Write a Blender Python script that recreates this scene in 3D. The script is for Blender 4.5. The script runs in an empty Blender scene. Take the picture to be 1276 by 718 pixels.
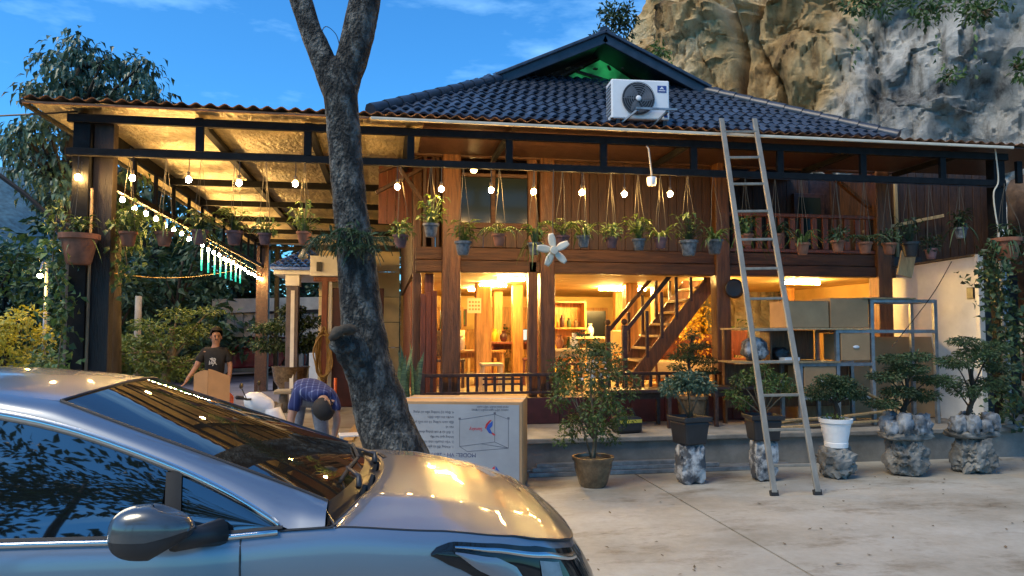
import bpy, bmesh, math, random
from mathutils import Vector, Matrix, noise
R = math.radians
rnd = random.Random(7)
SC = bpy.context.scene
COL = SC.collection

# ---------------------------------------------------------------- camera
# world axes follow the house: X along the facade, Y into the yard's depth, Z up; camera stands at the origin, eye height 1.65 m
A = math.atan2(921, 6029 - 638); CA, SA = math.cos(A), math.sin(A)
EYE = 1.65; PIT = math.atan2(412 - 359, 921); FL = 921.0
cam_d = bpy.data.cameras.new("camera"); cam = bpy.data.objects.new("camera", cam_d); COL.objects.link(cam)
cam.location = (0, 0, EYE); cam.rotation_euler = (math.pi / 2 + PIT, 0, -A)
cam_d.sensor_width = 36; cam_d.lens = 36 * FL / 1276; cam_d.clip_start = 0.05; cam_d.clip_end = 3000
SC.camera = cam

# ---------------------------------------------------------------- world and sun (dusk, soft afterglow from behind the camera)
SUN_EL, SUN_AZ = R(54), R(242)          # azimuth measured from +Y, clockwise
W = bpy.data.worlds.new("World"); SC.world = W; W.use_nodes = True
nt = W.node_tree; nt.nodes.clear()
wo = nt.nodes.new("ShaderNodeOutputWorld"); wb = nt.nodes.new("ShaderNodeBackground")
sk = nt.nodes.new("ShaderNodeTexSky"); sk.sky_type = 'NISHITA'; sk.sun_disc = False
sk.sun_elevation = SUN_EL; sk.sun_rotation = SUN_AZ; sk.ozone_density = 3.0; sk.air_density = 1.0; sk.dust_density = 0.3
hs = nt.nodes.new("ShaderNodeHueSaturation"); hs.inputs['Saturation'].default_value = 1.1
tint = nt.nodes.new('ShaderNodeMixRGB'); tint.blend_type = 'MULTIPLY'; tint.inputs[0].default_value = 1; tint.inputs[2].default_value = (.60, 1.56, 2.12, 1)
# thin streaky clouds
tc = nt.nodes.new("ShaderNodeTexCoord"); mp = nt.nodes.new("ShaderNodeMapping"); mp.inputs['Scale'].default_value = (2.2, 2.2, 7.5)
nz = nt.nodes.new("ShaderNodeTexNoise"); nz.inputs['Scale'].default_value = 1.7; nz.inputs['Detail'].default_value = 6; nz.inputs['Roughness'].default_value = .6
cr = nt.nodes.new("ShaderNodeValToRGB"); cr.color_ramp.elements[0].position = .53; cr.color_ramp.elements[1].position = .80
cr.color_ramp.elements[1].color = (.62, .62, .62, 1)
mx = nt.nodes.new("ShaderNodeMixRGB"); mx.inputs[2].default_value = (5.5, 10.5, 15.5, 1)
L = nt.links.new
L(tc.outputs['Generated'], mp.inputs[0]); L(mp.outputs[0], nz.inputs['Vector']); L(nz.outputs[0], cr.inputs[0])
L(sk.outputs[0], hs.inputs['Color']); L(hs.outputs[0], tint.inputs[1]); L(tint.outputs[0], mx.inputs[1]); L(cr.outputs[0], mx.inputs[0])
L(mx.outputs[0], wb.inputs[0]); wb.inputs[1].default_value = 0.112
L(wb.outputs[0], wo.inputs[0])
sd = bpy.data.lights.new("sun", 'SUN'); sd.energy = 3.6; sd.angle = R(30); sd.color = (1.0, .85, .62)
so = bpy.data.objects.new("sun", sd); COL.objects.link(so)
sdir = Vector((math.sin(SUN_AZ) * math.cos(SUN_EL), math.cos(SUN_AZ) * math.cos(SUN_EL), math.sin(SUN_EL)))
so.rotation_euler = sdir.to_track_quat('Z', 'Y').to_euler(); so.location = sdir * 60
SC.view_settings.view_transform = 'Standard'; SC.view_settings.look = 'None'
SC.view_settings.exposure = 0.0; SC.view_settings.gamma = 1.0
try:
    SC.cycles.use_denoising = True; SC.cycles.denoiser = 'OPENIMAGEDENOISE'
    SC.cycles.max_bounces = 7; SC.cycles.diffuse_bounces = 4; SC.cycles.glossy_bounces = 4; SC.cycles.transparent_max_bounces = 8
    SC.cycles.sample_clamp_indirect = 6.0; SC.cycles.caustics_reflective = False; SC.cycles.caustics_refractive = False
    SC.cycles.use_light_tree = True
except Exception: pass

# ---------------------------------------------------------------- pixel helpers: a photo pixel met with a plane standing at a known depth
def ray(px, py):
    x = (px - 638) / FL; y = (359 - py) / FL
    Y = math.cos(PIT) - y * math.sin(PIT); Z = math.sin(PIT) + y * math.cos(PIT)
    return (x * CA + Y * SA, -x * SA + Y * CA, Z)
def onv(px, py, v):
    d = ray(px, py); t = v / d[1]; return Vector((d[0] * t, v, EYE + d[2] * t))
def onu(px, py, u):
    d = ray(px, py); t = u / d[0]; return Vector((u, d[1] * t, EYE + d[2] * t))
def onz(px, py, z):
    d = ray(px, py); t = (z - EYE) / d[2]; return Vector((d[0] * t, d[1] * t, z))

# ---------------------------------------------------------------- materials
MATS = {}
def newmat(name):
    m = bpy.data.materials.new(name); m.use_nodes = True; MATS[name] = m
    return m, m.node_tree, m.node_tree.nodes['Principled BSDF']
def mat(name, col, rough=.6, metal=0, var=.25, scale=6.0, stretch=(1, 1, 1), bump=.0, bdist=.02, bscale=None, col2=None, objvar=0.0, spec=None,
        coat=0, detail=5, lo=.35, hi=.65, transl=None):
    m, t, p = newmat(name)
    N, K = t.nodes.new, t.links.new
    c = N("ShaderNodeTexCoord"); mpn = N("ShaderNodeMapping"); mpn.inputs['Scale'].default_value = stretch
    K(c.outputs['Object'], mpn.inputs[0])
    n = N("ShaderNodeTexNoise"); n.inputs['Scale'].default_value = scale; n.inputs['Detail'].default_value = detail; n.inputs['Roughness'].default_value = .6
    K(mpn.outputs[0], n.inputs['Vector'])
    oi = N("ShaderNodeObjectInfo")
    off = N("ShaderNodeVectorMath"); off.operation = 'SCALE'; off.inputs[0].default_value = (13, 7, 5); K(oi.outputs['Random'], off.inputs['Scale'])
    K(off.outputs[0], mpn.inputs['Location'])
    r = N("ShaderNodeValToRGB"); e = r.color_ramp.elements
    c2 = col2 or tuple(min(1, x * (1 + var)) for x in col); c1 = col if col2 else tuple(x * (1 - var) for x in col)
    e[0].position = lo; e[1].position = hi; e[0].color = (*c1, 1); e[1].color = (*c2, 1)
    K(n.outputs[0], r.inputs[0]); out = r.outputs[0]
    if objvar:
        h = N("ShaderNodeHueSaturation"); mr = N("ShaderNodeMapRange"); mr.inputs['To Min'].default_value = 1 - objvar; mr.inputs['To Max'].default_value = 1 + objvar
        K(oi.outputs['Random'], mr.inputs[0]); K(mr.outputs[0], h.inputs['Value']); K(out, h.inputs['Color']); out = h.outputs[0]
    K(out, p.inputs['Base Color'])
    p.inputs['Roughness'].default_value = rough; p.inputs['Metallic'].default_value = metal
    if spec is not None: p.inputs['Specular IOR Level'].default_value = spec
    if coat: p.inputs['Coat Weight'].default_value = coat; p.inputs['Coat Roughness'].default_value = .04
    if bump:
        b = N("ShaderNodeBump"); b.inputs['Strength'].default_value = bump; b.inputs['Distance'].default_value = bdist
        n2 = N("ShaderNodeTexNoise"); n2.inputs['Scale'].default_value = bscale or scale * 4; n2.inputs['Detail'].default_value = 6
        K(mpn.outputs[0], n2.inputs['Vector']); K(n2.outputs[0], b.inputs['Height']); K(b.outputs[0], p.inputs['Normal'])
    if transl:
        tr = N("ShaderNodeBsdfTranslucent"); K(out, tr.inputs[0]); ms = N("ShaderNodeMixShader"); ms.inputs[0].default_value = transl
        o = t.nodes['Material Output']; K(p.outputs[0], ms.inputs[1]); K(tr.outputs[0], ms.inputs[2]); K(ms.outputs[0], o.inputs[0])
    return m
def glow(name, col, s):
    m, t, p = newmat(name)
    p.inputs['Base Color'].default_value = (*[min(1, c) for c in col], 1); p.inputs['Emission Color'].default_value = (*col, 1); p.inputs['Emission Strength'].default_value = s
    return m
def glass(name, col, rough=.03, ior=1.5):
    m, t, p = newmat(name); p.inputs['Base Color'].default_value = (*col, 1); p.inputs['Roughness'].default_value = rough
    p.inputs['IOR'].default_value = ior
    return m

M = MATS
mat('wood_post', (.125, .050, .015), .42, 0, .45, 5, (5, 5, .5), .25, 9, objvar=.12)
mat('wood_beam', (.075, .031, .011), .5, 0, .45, 5, (.5, 5, 5), .25, 9, objvar=.12)
mat('wood_plank', (.052, .020, .006), .5, 0, .45, 6, (6, 6, .5), .25, 9, objvar=.22)
mat('wood_dark', (.045, .020, .012), .4, 0, .5, 6, (3, 3, 3), .15, 9, objvar=.15)
mat('wood_inner', (.55, .27, .07), .4, 0, .35, 5, (5, 5, .5), .2, 9, objvar=.12)
mat('wood_grey', (.15, .105, .06), .7, 0, .4, 6, (6, 6, .6), .3, 9, objvar=.25)
mat('wood_board', (.42, .29, .14), .65, 0, .25, 5, (5, 5, .7), .2, 9, objvar=.2)
mat('red_wood', (.17, .045, .016), .45, 0, .4, 5, (5, 5, .5), .2, 9, objvar=.12)
mat('black_steel', (.008, .008, .0085), .7, 0, .4, 9, bump=.1, objvar=.1, spec=.2)
mat('grey_steel', (.26, .27, .28), .45, .6, .25, 9, bump=.08, objvar=.08)
mat('aluminium', (.23, .205, .165), .55, .2, .18, 14, (1, 1, .2), .05, objvar=.06)
mat('concrete', (.30, .27, .215), .78, 0, .3, 1.6, bump=.18, bscale=45, detail=9)
mat('concrete_dark', (.20, .19, .17), .85, 0, .3, 2.5, bump=.25, bscale=30, detail=8)
mat('tile', (.030, .042, .066), .40, 0, .35, 9, bump=.15, objvar=.34, spec=.55)
mat('tile_cap', (.026, .034, .05), .4, 0, .3, 6, bump=.08, objvar=.1)
mat('blue_tile', (.03, .13, .60), .35, 0, .3, 8, objvar=.15)
mat('rust', (.16, .075, .035), .7, 0, .5, 7, bump=.2)
mat('pvc_cream', (.62, .55, .42), .45, 0, .12, 5)
mat('white_paint', (.72, .71, .68), .55, 0, .10, 3, bump=.05)
mat('cream_wall', (.78, .64, .38), .7, 0, .12, 2, bump=.05)
mat('yellow_wall', (.70, .47, .16), .7, 0, .12, 2, bump=.05)
mat('ceiling', (.68, .49, .20), .75, 0, .1, 2)
mat('carton', (.42, .245, .115), .8, 0, .12, 3, bump=.1, bscale=25, objvar=.1)
mat('carton_white', (.33, .335, .34), .7, 0, .10, 2.5, bump=.05)
mat('print_blue', (.05, .055, .12), .8); mat('print_grey', (.12, .12, .14), .8); mat('print_red', (.50, .03, .04), .7); mat('logo_blue', (.02, .07, .30), .6)
mat('terracotta', (.25, .095, .05), .8, 0, .3, 9, bump=.15, objvar=.2)
mat('pot_mauve', (.16, .075, .07), .75, 0, .35, 12, objvar=.25)
mat('pot_grey', (.13, .13, .13), .75, 0, .5, 22, objvar=.25)
mat('pot_glaze', (.13, .085, .045), .25, 0, .4, 12, bump=.15, coat=.4)
mat('black_plastic', (.018, .018, .020), .45, 0, .2, 9)
mat('white_plastic', (.78, .78, .77), .4, 0, .05, 4)
mat('soil', (.05, .035, .02), .95, 0, .4, 20, bump=.5)
mat('rock', (.16, .155, .14), .95, 0, .75, 5, bump=1.0, bscale=16, detail=9, lo=.3, hi=.72)
mat('rock_blue', (.20, .215, .23), .95, 0, .7, 7, bump=.8, bscale=12, detail=9, lo=.3, hi=.7)
mat('marble_rock', (.055, .06, .068), .75, 0, .8, 7, bump=.8, bscale=14, detail=12, col2=(.42, .43, .43), lo=.46, hi=.60)
mat('bark', (.045, .046, .042), .95, 0, .6, 11, (1, 1, .6), .9, 22, col2=(.36, .365, .335), lo=.46, hi=.66, detail=12)
mat('bark_dark', (.035, .028, .02), .9, 0, .5, 8, (1, 1, .3), .6)
mat('cut_wood', (.06, .045, .03), .9, 0, .6, 8, bump=.6)
mat('stem', (.16, .12, .07), .8, 0, .3, 9)
mat('leaf', (.070, .120, .028), .5, 0, .5, 3, objvar=.15, transl=.25)
mat('leaf_dark', (.030, .062, .022), .55, 0, .5, 2.5, objvar=.15, transl=.2)
mat('leaf_light', (.10, .15, .030), .5, 0, .45, 3, objvar=.15, transl=.3)
mat('leaf_blue', (.050, .100, .065), .38, 0, .5, 2, objvar=.15, transl=.2)
mat('leaf_lamplit', (.40, .37, .04), .5, 0, .4, 3, transl=.3)  # yellow lamplight on the roadside bush is put into its leaf colour
mat('flower_yellow', (.75, .50, .04), .5, 0, .3, 3, transl=.3)
mat('snake_leaf', (.075, .11, .04), .45, 0, .5, 3, (.6, .6, 14), col2=(.22, .26, .09), lo=.45, hi=.62)
mat('wire', (.075, .065, .045), .7); mat('cable_black', (.01, .01, .012), .5)
mat('skin', (.36, .185, .11), .5, 0, .12, 12); mat('hair', (.008, .006, .005), .8)
mat('shirt_black', (.012, .012, .013), .85, 0, .3, 20); mat('trousers_grey', (.16, .18, .22), .85, 0, .2, 15, bump=.2); mat('trousers_tan', (.12, .10, .08), .85, 0, .2, 15)
mat('orange_plastic', (.70, .13, .03), .4); mat('red_plastic', (.45, .03, .02), .4)
mat('yellow_hose', (.28, .17, .04), .5, 0, .2, 8)
mat('maroon', (.055, .010, .009), .5, 0, .3, 5)
mat('purple_grey', (.10, .085, .10), .6, 0, .2, 4)
mat('corrugated', (.32, .30, .26), .6, .1, .3, 1.2, bump=.1)
mat('red_car', (.18, .006, .012), .25, .2, .1, 4, coat=1)
mat('rubber', (.014, .014, .014), .8)
mat('bag_yellow', (.5, .42, .05), .6)
mat('blue_grey_panel', (.42, .45, .47), .6, 0, .1, 3)
glass('dark_glass', (.006, .008, .009), .02, 2.6); glass('window_green', (.018, .026, .02), .15)
glow('bulb', (1.0, .57, .17), 760); glow('tube', (1.0, .60, .17), 620); glow('tube_far', (1.0, .62, .18), 1150)
glow('led_white', (.70, 1.0, .72), 1.5); glow('led_teal', (.03, .62, .50), .9); glow('street', (1.0, .55, .07), 1100)
glow('attic_light', (1.0, .62, .2), 40)
mat('post_dark', (.016, .010, .007), .6, 0, .5, 6, (3, 3, .4), .2, 9)
mat('boulder_brown', (.085, .055, .035), .95, 0, .6, 3, bump=1.0, bscale=9)
glow('screen', (.5, .75, .8), 1.0)

# ---------------------------------------------------------------- object helpers
def tag(o, label=None, cat=None, group=None, kind=None):
    if label: o['label'] = label
    if cat: o['category'] = cat
    if group: o['group'] = group
    if kind: o['kind'] = kind
    return o
def thing(name, label, cat, loc=(0, 0, 0), rz=0, group=None):
    o = bpy.data.objects.new(name, None); COL.objects.link(o); o.location = loc; o.rotation_euler = (0, 0, rz)
    o.empty_display_size = .1
    return tag(o, label, cat, group)
def copy_tree(o, parent=None):
    c = o.copy(); COL.objects.link(c); c.parent = parent
    for ch in o.children: copy_tree(ch, c)
    return c
class MB:
    def __init__(s): s.v = []; s.f = []
    def add(s, vs, fs):
        b = len(s.v); s.v += [tuple(x) for x in vs]; s.f += [tuple(i + b for i in f) for f in fs]; return s
    def box(s, c, size, rot=None):
        x, y, z = (k / 2 for k in size); vs = [Vector((i * x, j * y, k * z)) for i in (-1, 1) for j in (-1, 1) for k in (-1, 1)]
        if rot is not None:
            m = rot if isinstance(rot, Matrix) else Matrix.Rotation(rot, 3, 'Z'); vs = [m @ q for q in vs]
        return s.add([q + Vector(c) for q in vs], [(0, 1, 3, 2), (4, 6, 7, 5), (0, 4, 5, 1), (2, 3, 7, 6), (0, 2, 6, 4), (1, 5, 7, 3)])
    def b2(s, a, b): a, b = Vector(a), Vector(b); return s.box((a + b) / 2, [abs(q) for q in (b - a)])
    def bar(s, p, q, w, h, up=(0, 0, 1)):
        p, q = Vector(p), Vector(q); d = (q - p); l = d.length; d.normalize(); u = Vector(up)
        if abs(d.dot(u)) > .98: u = Vector((0, 1, 0))
        x = d.cross(u).normalized(); z = x.cross(d)
        return s.box((p + q) / 2, (w, l, h), Matrix((x, d, z)).transposed())
    def tube(s, pts, r, n=8, cap=True):
        pts = [Vector(p) for p in pts]; rs = r if isinstance(r, (list, tuple)) else [r] * len(pts)
        base = len(s.v); prev = None
        for i, p in enumerate(pts):
            d = (pts[min(i + 1, len(pts) - 1)] - pts[max(i - 1, 0)]).normalized()
            if prev is None: x = d.orthogonal().normalized()
            else: x = (prev - d * prev.dot(d)).normalized()
            prev = x; y = d.cross(x)
            for k in range(n):
                a = 2 * math.pi * k / n; s.v.append(tuple(p + (x * math.cos(a) + y * math.sin(a)) * rs[i]))
        for i in range(len(pts) - 1):
            for k in range(n):
                a, b = base + i * n + k, base + i * n + (k + 1) % n; s.f.append((a, b, b + n, a + n))
        if cap: s.f.append(tuple(base + k for k in range(n))[::-1]); s.f.append(tuple(base + (len(pts) - 1) * n + k for k in range(n)))
        return s
    def lathe(s, prof, c=(0, 0, 0), n=16, sx=1, sy=1):
        base = len(s.v); c = Vector(c)
        for r, z in prof:
            for k in range(n):
                a = 2 * math.pi * k / n; s.v.append((c.x + r * sx * math.cos(a), c.y + r * sy * math.sin(a), c.z + z))
        for i in range(len(prof) - 1):
            for k in range(n):
                a, b = base + i * n + k, base + i * n + (k + 1) % n; s.f.append((a, b, b + n, a + n))
        s.f.append(tuple(base + k for k in range(n))[::-1]); s.f.append(tuple(base + (len(prof) - 1) * n + k for k in range(n)))
        return s
    def grid(s, fn, nu, nv, flip=False):
        base = len(s.v)
        for i in range(nu + 1):
            for j in range(nv + 1): s.v.append(tuple(fn(i / nu, j / nv)))
        for i in range(nu):
            for j in range(nv):
                a = base + i * (nv + 1) + j; f = (a, a + nv + 1, a + nv + 2, a + 1); s.f.append(f[::-1] if flip else f)
        return s
    def sphere(s, c, r, n=12, m=8):
        c = Vector(c); r = Vector(r) if not isinstance(r, (int, float)) else Vector((r, r, r))
        prof = [math.pi * (i + .0001) / m for i in range(m + 1)]
        return s.grid(lambda a, b: (c.x + r.x * math.sin(max(.02, min(math.pi - .02, math.pi * b))) * math.cos(2 * math.pi * a), c.y + r.y * math.sin(max(.02, min(math.pi - .02, math.pi * b))) * math.sin(2 * math.pi * a), c.z + r.z * math.cos(math.pi * b)), n, m)
    def prism(s, poly, off):
        n = len(poly); off = Vector(off); vs = [Vector(p) for p in poly]; vs += [p + off for p in vs]
        return s.add(vs, [tuple(range(n))[::-1], tuple(range(n, 2 * n))] + [(i, (i + 1) % n, n + (i + 1) % n, n + i) for i in range(n)])
    def leaf(s, p, d, l, w, up=None, bend=.25):
        """a pointed leaf folded along its midrib: 4 triangles"""
        p, d = Vector(p), Vector(d).normalized(); up = Vector(up) if up else Vector((rnd.uniform(-1, 1), rnd.uniform(-1, 1), rnd.uniform(.2, 1.4)))
        x = d.cross(up)
        if x.length < .01: x = d.orthogonal()
        x.normalize(); z = x.cross(d)
        m = p + d * l * .45 - z * 0; t = p + d * l - z * l * bend
        return s.add([p, m + x * w / 2 + z * w * .15, t, m - x * w / 2 + z * w * .15, m], [(0, 1, 4), (1, 2, 4), (4, 2, 3), (0, 4, 3)])
    def build(s, name, m, parent=None, smooth=False, bevel=0, local=True, auto=None):
        me = bpy.data.meshes.new(name); me.from_pydata(s.v, [], s.f); me.validate(); me.update()
        o = bpy.data.objects.new(name, me); COL.objects.link(o)
        if m: me.materials.append(MATS[m] if isinstance(m, str) else m)
        if smooth:
            for p in me.polygons: p.use_smooth = True
            if auto:
                try: me.set_sharp_from_angle(angle=R(auto))
                except Exception: pass
        if bevel:
            b = o.modifiers.new("bevel", 'BEVEL'); b.width = bevel; b.segments = 2; b.limit_method = 'ANGLE'; b.angle_limit = R(40)
        if parent: o.parent = parent
        return o
def inst(src, parent, loc=None, rot=None, scale=None):
    c = src.copy(); COL.objects.link(c); c.parent = parent
    if loc is not None: c.location = loc
    if rot is not None: c.rotation_euler = rot
    if scale is not None: c.scale = scale
    return c
def cr_spline(pts, n):
    pts = [Vector(p) for p in pts]; out = []
    P = [pts[0] * 2 - pts[1]] + pts + [pts[-1] * 2 - pts[-2]]
    for i in range(1, len(P) - 2):
        for k in range(n):
            t = k / n; a, b, c, d = P[i - 1:i + 3]
            out.append(.5 * ((2 * b) + (c - a) * t + (2 * a - 5 * b + 4 * c - d) * t * t + (3 * b - a - 3 * c + d) * t ** 3))
    out.append(pts[-1]); return out
def lerp_tab(tab, x):
    if x <= tab[0][0]: return tab[0][1]
    for (a, b), (c, d) in zip(tab, tab[1:]):
        if x <= c:
            t = (x - a) / (c - a); t = t * t * (3 - 2 * t) * .35 + t * .65
            return b + (d - b) * t
    return tab[-1][1]
def fbm(p, o=5, h=.55, l=2.0):
    a = 1; s = 0; p = Vector(p)
    for _ in range(o): s += a * noise.noise(p); p = p * l; a *= h
    return s
def ridged(p, o=5):
    a = 1; s = 0; p = Vector(p)
    for _ in range(o): s += a * (1 - abs(noise.noise(p)) * 2); p = p * 2.1; a *= .5
    return s
def text(name, body, size, m, parent, loc, rot, align='LEFT'):
    c = bpy.data.curves.new(name, 'FONT'); c.body = body; c.size = size; c.extrude = .0008; c.align_x = align; c.align_y = 'CENTER'
    o = bpy.data.objects.new(name, c); COL.objects.link(o); c.materials.append(MATS[m]); o.parent = parent; o.location = loc; o.rotation_euler = rot
    return o

def wloc(o):
    v = Vector((0, 0, 0))
    while o: v += o.location; o = o.parent
    return v
def wbuild(mb, name, m, parent, **k):
    """build from world coordinates under a parent that has no rotation"""
    d = wloc(parent); mb.v = [(x - d.x, y - d.y, z - d.z) for x, y, z in mb.v]
    return mb.build(name, m, parent, **k)
def wb(name, m, parent, a, b, bevel=0, **k): return wbuild(MB().b2(a, b), name, m, parent, bevel=bevel, **k)

# ================================================================ SETTING
def courtyard_mat():
    m, t, p = newmat('courtyard'); N, K = t.nodes.new, t.links.new
    c = N("ShaderNodeTexCoord")
    def nse(sc, det=6, ro=.6, st=(1, 1, 1)):
        mpn = N("ShaderNodeMapping"); mpn.inputs['Scale'].default_value = st; K(c.outputs['Object'], mpn.inputs[0])
        n = N("ShaderNodeTexNoise"); n.inputs['Scale'].default_value = sc; n.inputs['Detail'].default_value = det; n.inputs['Roughness'].default_value = ro; K(mpn.outputs[0], n.inputs['Vector']); return n.outputs[0]
    def ramp(x, stops):
        r = N("ShaderNodeValToRGB"); e = r.color_ramp.elements
        for i, (q, col) in enumerate(stops):
            el = e[i] if i < 2 else e.new(q); el.position = q; el.color = (*col, 1)
        K(x, r.inputs[0]); return r.outputs[0]
    def mul(a, b, f=1):
        q = N("ShaderNodeMixRGB"); q.blend_type = 'MULTIPLY'; q.inputs[0].default_value = f; K(a, q.inputs[1]); K(b, q.inputs[2]); return q.outputs[0]
    base = ramp(nse(.55, 8, .65, (1, 1.6, 1)), [(.32, (.235, .21, .165)), (.5, (.335, .318, .275)), (.68, (.41, .40, .365))])
    fine = ramp(nse(14, 10, .7), [(.3, (.82, .82, .80)), (.7, (1, 1, 1))])
    st = ramp(nse(1.3, 10, .74, (.7, 1.4, 1)), [(.33, (.42, .34, .24)), (.47, (1, 1, 1))])
    st2 = ramp(nse(4.2, 4, .5, (1, 2.2, 1)), [(.24, (.42, .34, .26)), (.31, (1, 1, 1))])
    o = mul(mul(mul(base, fine), st, .85), st2, .6); K(o, p.inputs['Base Color']); p.inputs['Roughness'].default_value = .62
    b = N("ShaderNodeBump"); b.inputs['Strength'].default_value = .12; b.inputs['Distance'].default_value = .01; K(nse(60, 8, .7), b.inputs['Height']); K(b.outputs[0], p.inputs['Normal'])
courtyard_mat()
mat('earth', (.05, .05, .045), .9, 0, .5, .3, bump=.3, bscale=6)
mat('asphalt_far', (.10, .095, .12), .8, 0, .25, .8, bump=.2, bscale=20)
def setting(name, m, a, b): return tag(MB().b2(a, b).build(name, m), kind='structure')
g = MB().grid(lambda a, b: ((a - .5) * 1600, (b - .35) * 1600, -.06), 4, 4); tag(g.build('ground', 'earth'), kind='structure')
JU = 2.852; setting('joint', 'earth', (JU - .02, -9, -.06), (JU + .02, 8.5, -.022))                                                   # the joint between the two pours of the courtyard
setting('concrete_slab', 'courtyard', (-7.5, -9, -.05), (JU - .011, 8.545, 0))
setting('concrete_slab', 'courtyard', (JU + .011, -9, -.05), (16, 8.545, 0))
setting('concrete_slab', 'courtyard', (-7.5, 8.56, -.05), (.28, 16.4, 0.0))
setting('driveway', 'asphalt_far', (-9, 16.42, -.05), (6, 40, -.004))
terrace = setting('terrace', 'concrete_dark', (.30, 8.55, -.02), (13.5, 9.86, .39))
tag(MB().b2((.28, 8.50, .33), (13.5, 8.548, .392)).build('terrace_kerb', 'concrete_dark', terrace, bevel=.012))

# ================================================================ HOUSE
H = thing('stilt_house', 'brown timber stilt house with dark tiled roof and warmly lit open ground floor', 'house', (4.0, 10.0, 0.39))
PV, FZ, UZ = 10.2, .73, 2.46                                  # pillar line, ground-floor level, underside of the upper floor
MB_ = MB
pl = wb('plinth', 'concrete_dark', H, (.34, 9.88, .39), (8.3, 18.6, FZ - .02))
for i in range(10): wb('plinth_board', 'maroon', pl, (.34 + i * .5, 9.845, .395), (.34 + i * .5 + .492, 9.878, FZ + .01), bevel=.004)
mat('floor_tile', (.42, .34, .22), .25, 0, .12, 2)
fl = None
for i in range(10):
    for j in range(10):
        a = (.36 + i * .79, 9.9 + j * .86); f = MB().b2((a[0], a[1], FZ - .02), (a[0] + .784, a[1] + .854, FZ))
        wbuild(f, 'floor_tile', 'floor_tile', pl)
# pillars
def pillar(u, v, z0, z1, w, m='wood_post'):
    d = Vector((u, v, 0)) - wloc(H); o = MB().b2((-w / 2, -w / 2, z0 - .39), (w / 2, w / 2, z1 - .39)).build('pillar', m, H, bevel=.018); o.location = (d.x, d.y, 0); return o
for u, w in ((.885, .25), (2.03, .13), (2.235, .21), (4.86, .22), (7.48, .24)): pillar(u, PV, FZ, 4.45, w)
pillar(.60, 10.45, FZ, 2.45, .13, 'red_wood'); pillar(.43, 10.5, FZ, 4.2, .12)
for u in (.9, 2.3, 4.9, 7.5):
    for v in (12.9, 15.2): pillar(u + (.25 if v < 13 and u < 2 else 0), v, FZ, UZ, .19, 'wood_inner')
pillar(1.62, 12.4, FZ, UZ, .26, 'wood_inner'); pillar(4.15, 12.2, FZ, UZ, .22, 'wood_inner'); pillar(5.6, 13.4, FZ, UZ, .16, 'wood_inner')
# red side boards to the left of the first pillar
for i in range(3): wb('side_board', 'red_wood', H, (.475 + i * .078, 10.30, .75), (.547 + i * .078, 10.34, 2.16 + .02 * i), bevel=.004)
for i in range(22): wb('side_board', 'wood_plank', H, (.36, 10.6 + i * .36, UZ), (.40, 10.95 + i * .36, 4.0), bevel=.004)
# walls of the ground floor
wb('wall', 'yellow_wall', H, (.34, 17.3, FZ), (8.3, 17.45, UZ))
wb('wall', 'yellow_wall', H, (8.15, 10.9, FZ), (8.3, 17.29, UZ))
wb('wall', 'red_wood', H, (.40, 12.2, FZ), (.50, 17.29, UZ))
for i, (u0, m) in enumerate(((.6, 'window_green'), (2.2, 'wood_inner'), (4.1, 'window_green'))):
    f = wb('window', 'wood_inner', H, (u0, 17.24, FZ + .2), (u0 + 1.2, 17.298, 2.2), bevel=.01)
    for k in range(2): wb('pane', m, f, (u0 + .07 + k * .57, 17.225, FZ + .3), (u0 + .57 + k * .57, 17.238, 2.12))
# upper floor slab: ceiling boards, joists, front fascia
for i in range(13):
    wb('ceiling_board', 'ceiling', H, (.42 + i * .6, 10.32, UZ), (.42 + i * .6 + .594, 17.4, UZ + .03))
wb('fascia_beam', 'wood_beam', H, (.40, 10.135, UZ - .005), (7.7, 10.32, UZ + .16), bevel=.012)
wb('fascia_beam', 'wood_beam', H, (.40, 10.155, UZ + .165), (7.7, 10.32, UZ + .34), bevel=.012)
wb('deck', 'wood_dark', H, (.42, 10.33, UZ + .04), (8.3, 18.5, UZ + .34))
# plank wall of the upper floor, between the middle pillars
pw = wb('wall', 'wood_dark', H, (2.30, 10.25, UZ + .345), (4.75, 10.30, 4.3))
n = 18
for i in range(n):
    a = 2.35 + i * (2.39 / n); wb('plank', 'wood_plank', pw, (a, 10.222 + .004 * rnd.random(), UZ + .35), (a + 2.39 / n - .006, 10.248, 4.28), bevel=.003)
wb('cornice', 'wood_beam', H, (.36, 10.10, 4.06), (7.7, 10.20, 4.18), bevel=.01)
# left window bay
wz = onv(610, 281, PV).z
wf = wb('window', 'wood_beam', H, (1.02, 10.14, wz - .05), (1.98, 10.24, wz + .03), bevel=.008)
wb('frame', 'wood_beam', wf, (1.44, 10.16, wz + .035), (1.50, 10.22, 4.05), bevel=.006)
wb('frame', 'wood_beam', wf, (1.02, 10.16, 3.80), (1.435, 10.22, 3.85), bevel=.006); wb('frame', 'wood_beam', wf, (1.505, 10.16, 3.80), (1.96, 10.22, 3.85), bevel=.006)
wb('pane', 'window_green', wf, (1.02, 10.185, wz + .035), (1.435, 10.195, 3.795)); wb('pane', 'window_green', wf, (1.505, 10.185, wz + .035), (1.96, 10.195, 3.795))
for i in range(6): wb('plank', 'wood_plank', wf, (1.02 + i * .157, 10.17, UZ + .35), (1.172 + i * .157, 10.20, wz - .055), bevel=.003)
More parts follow.
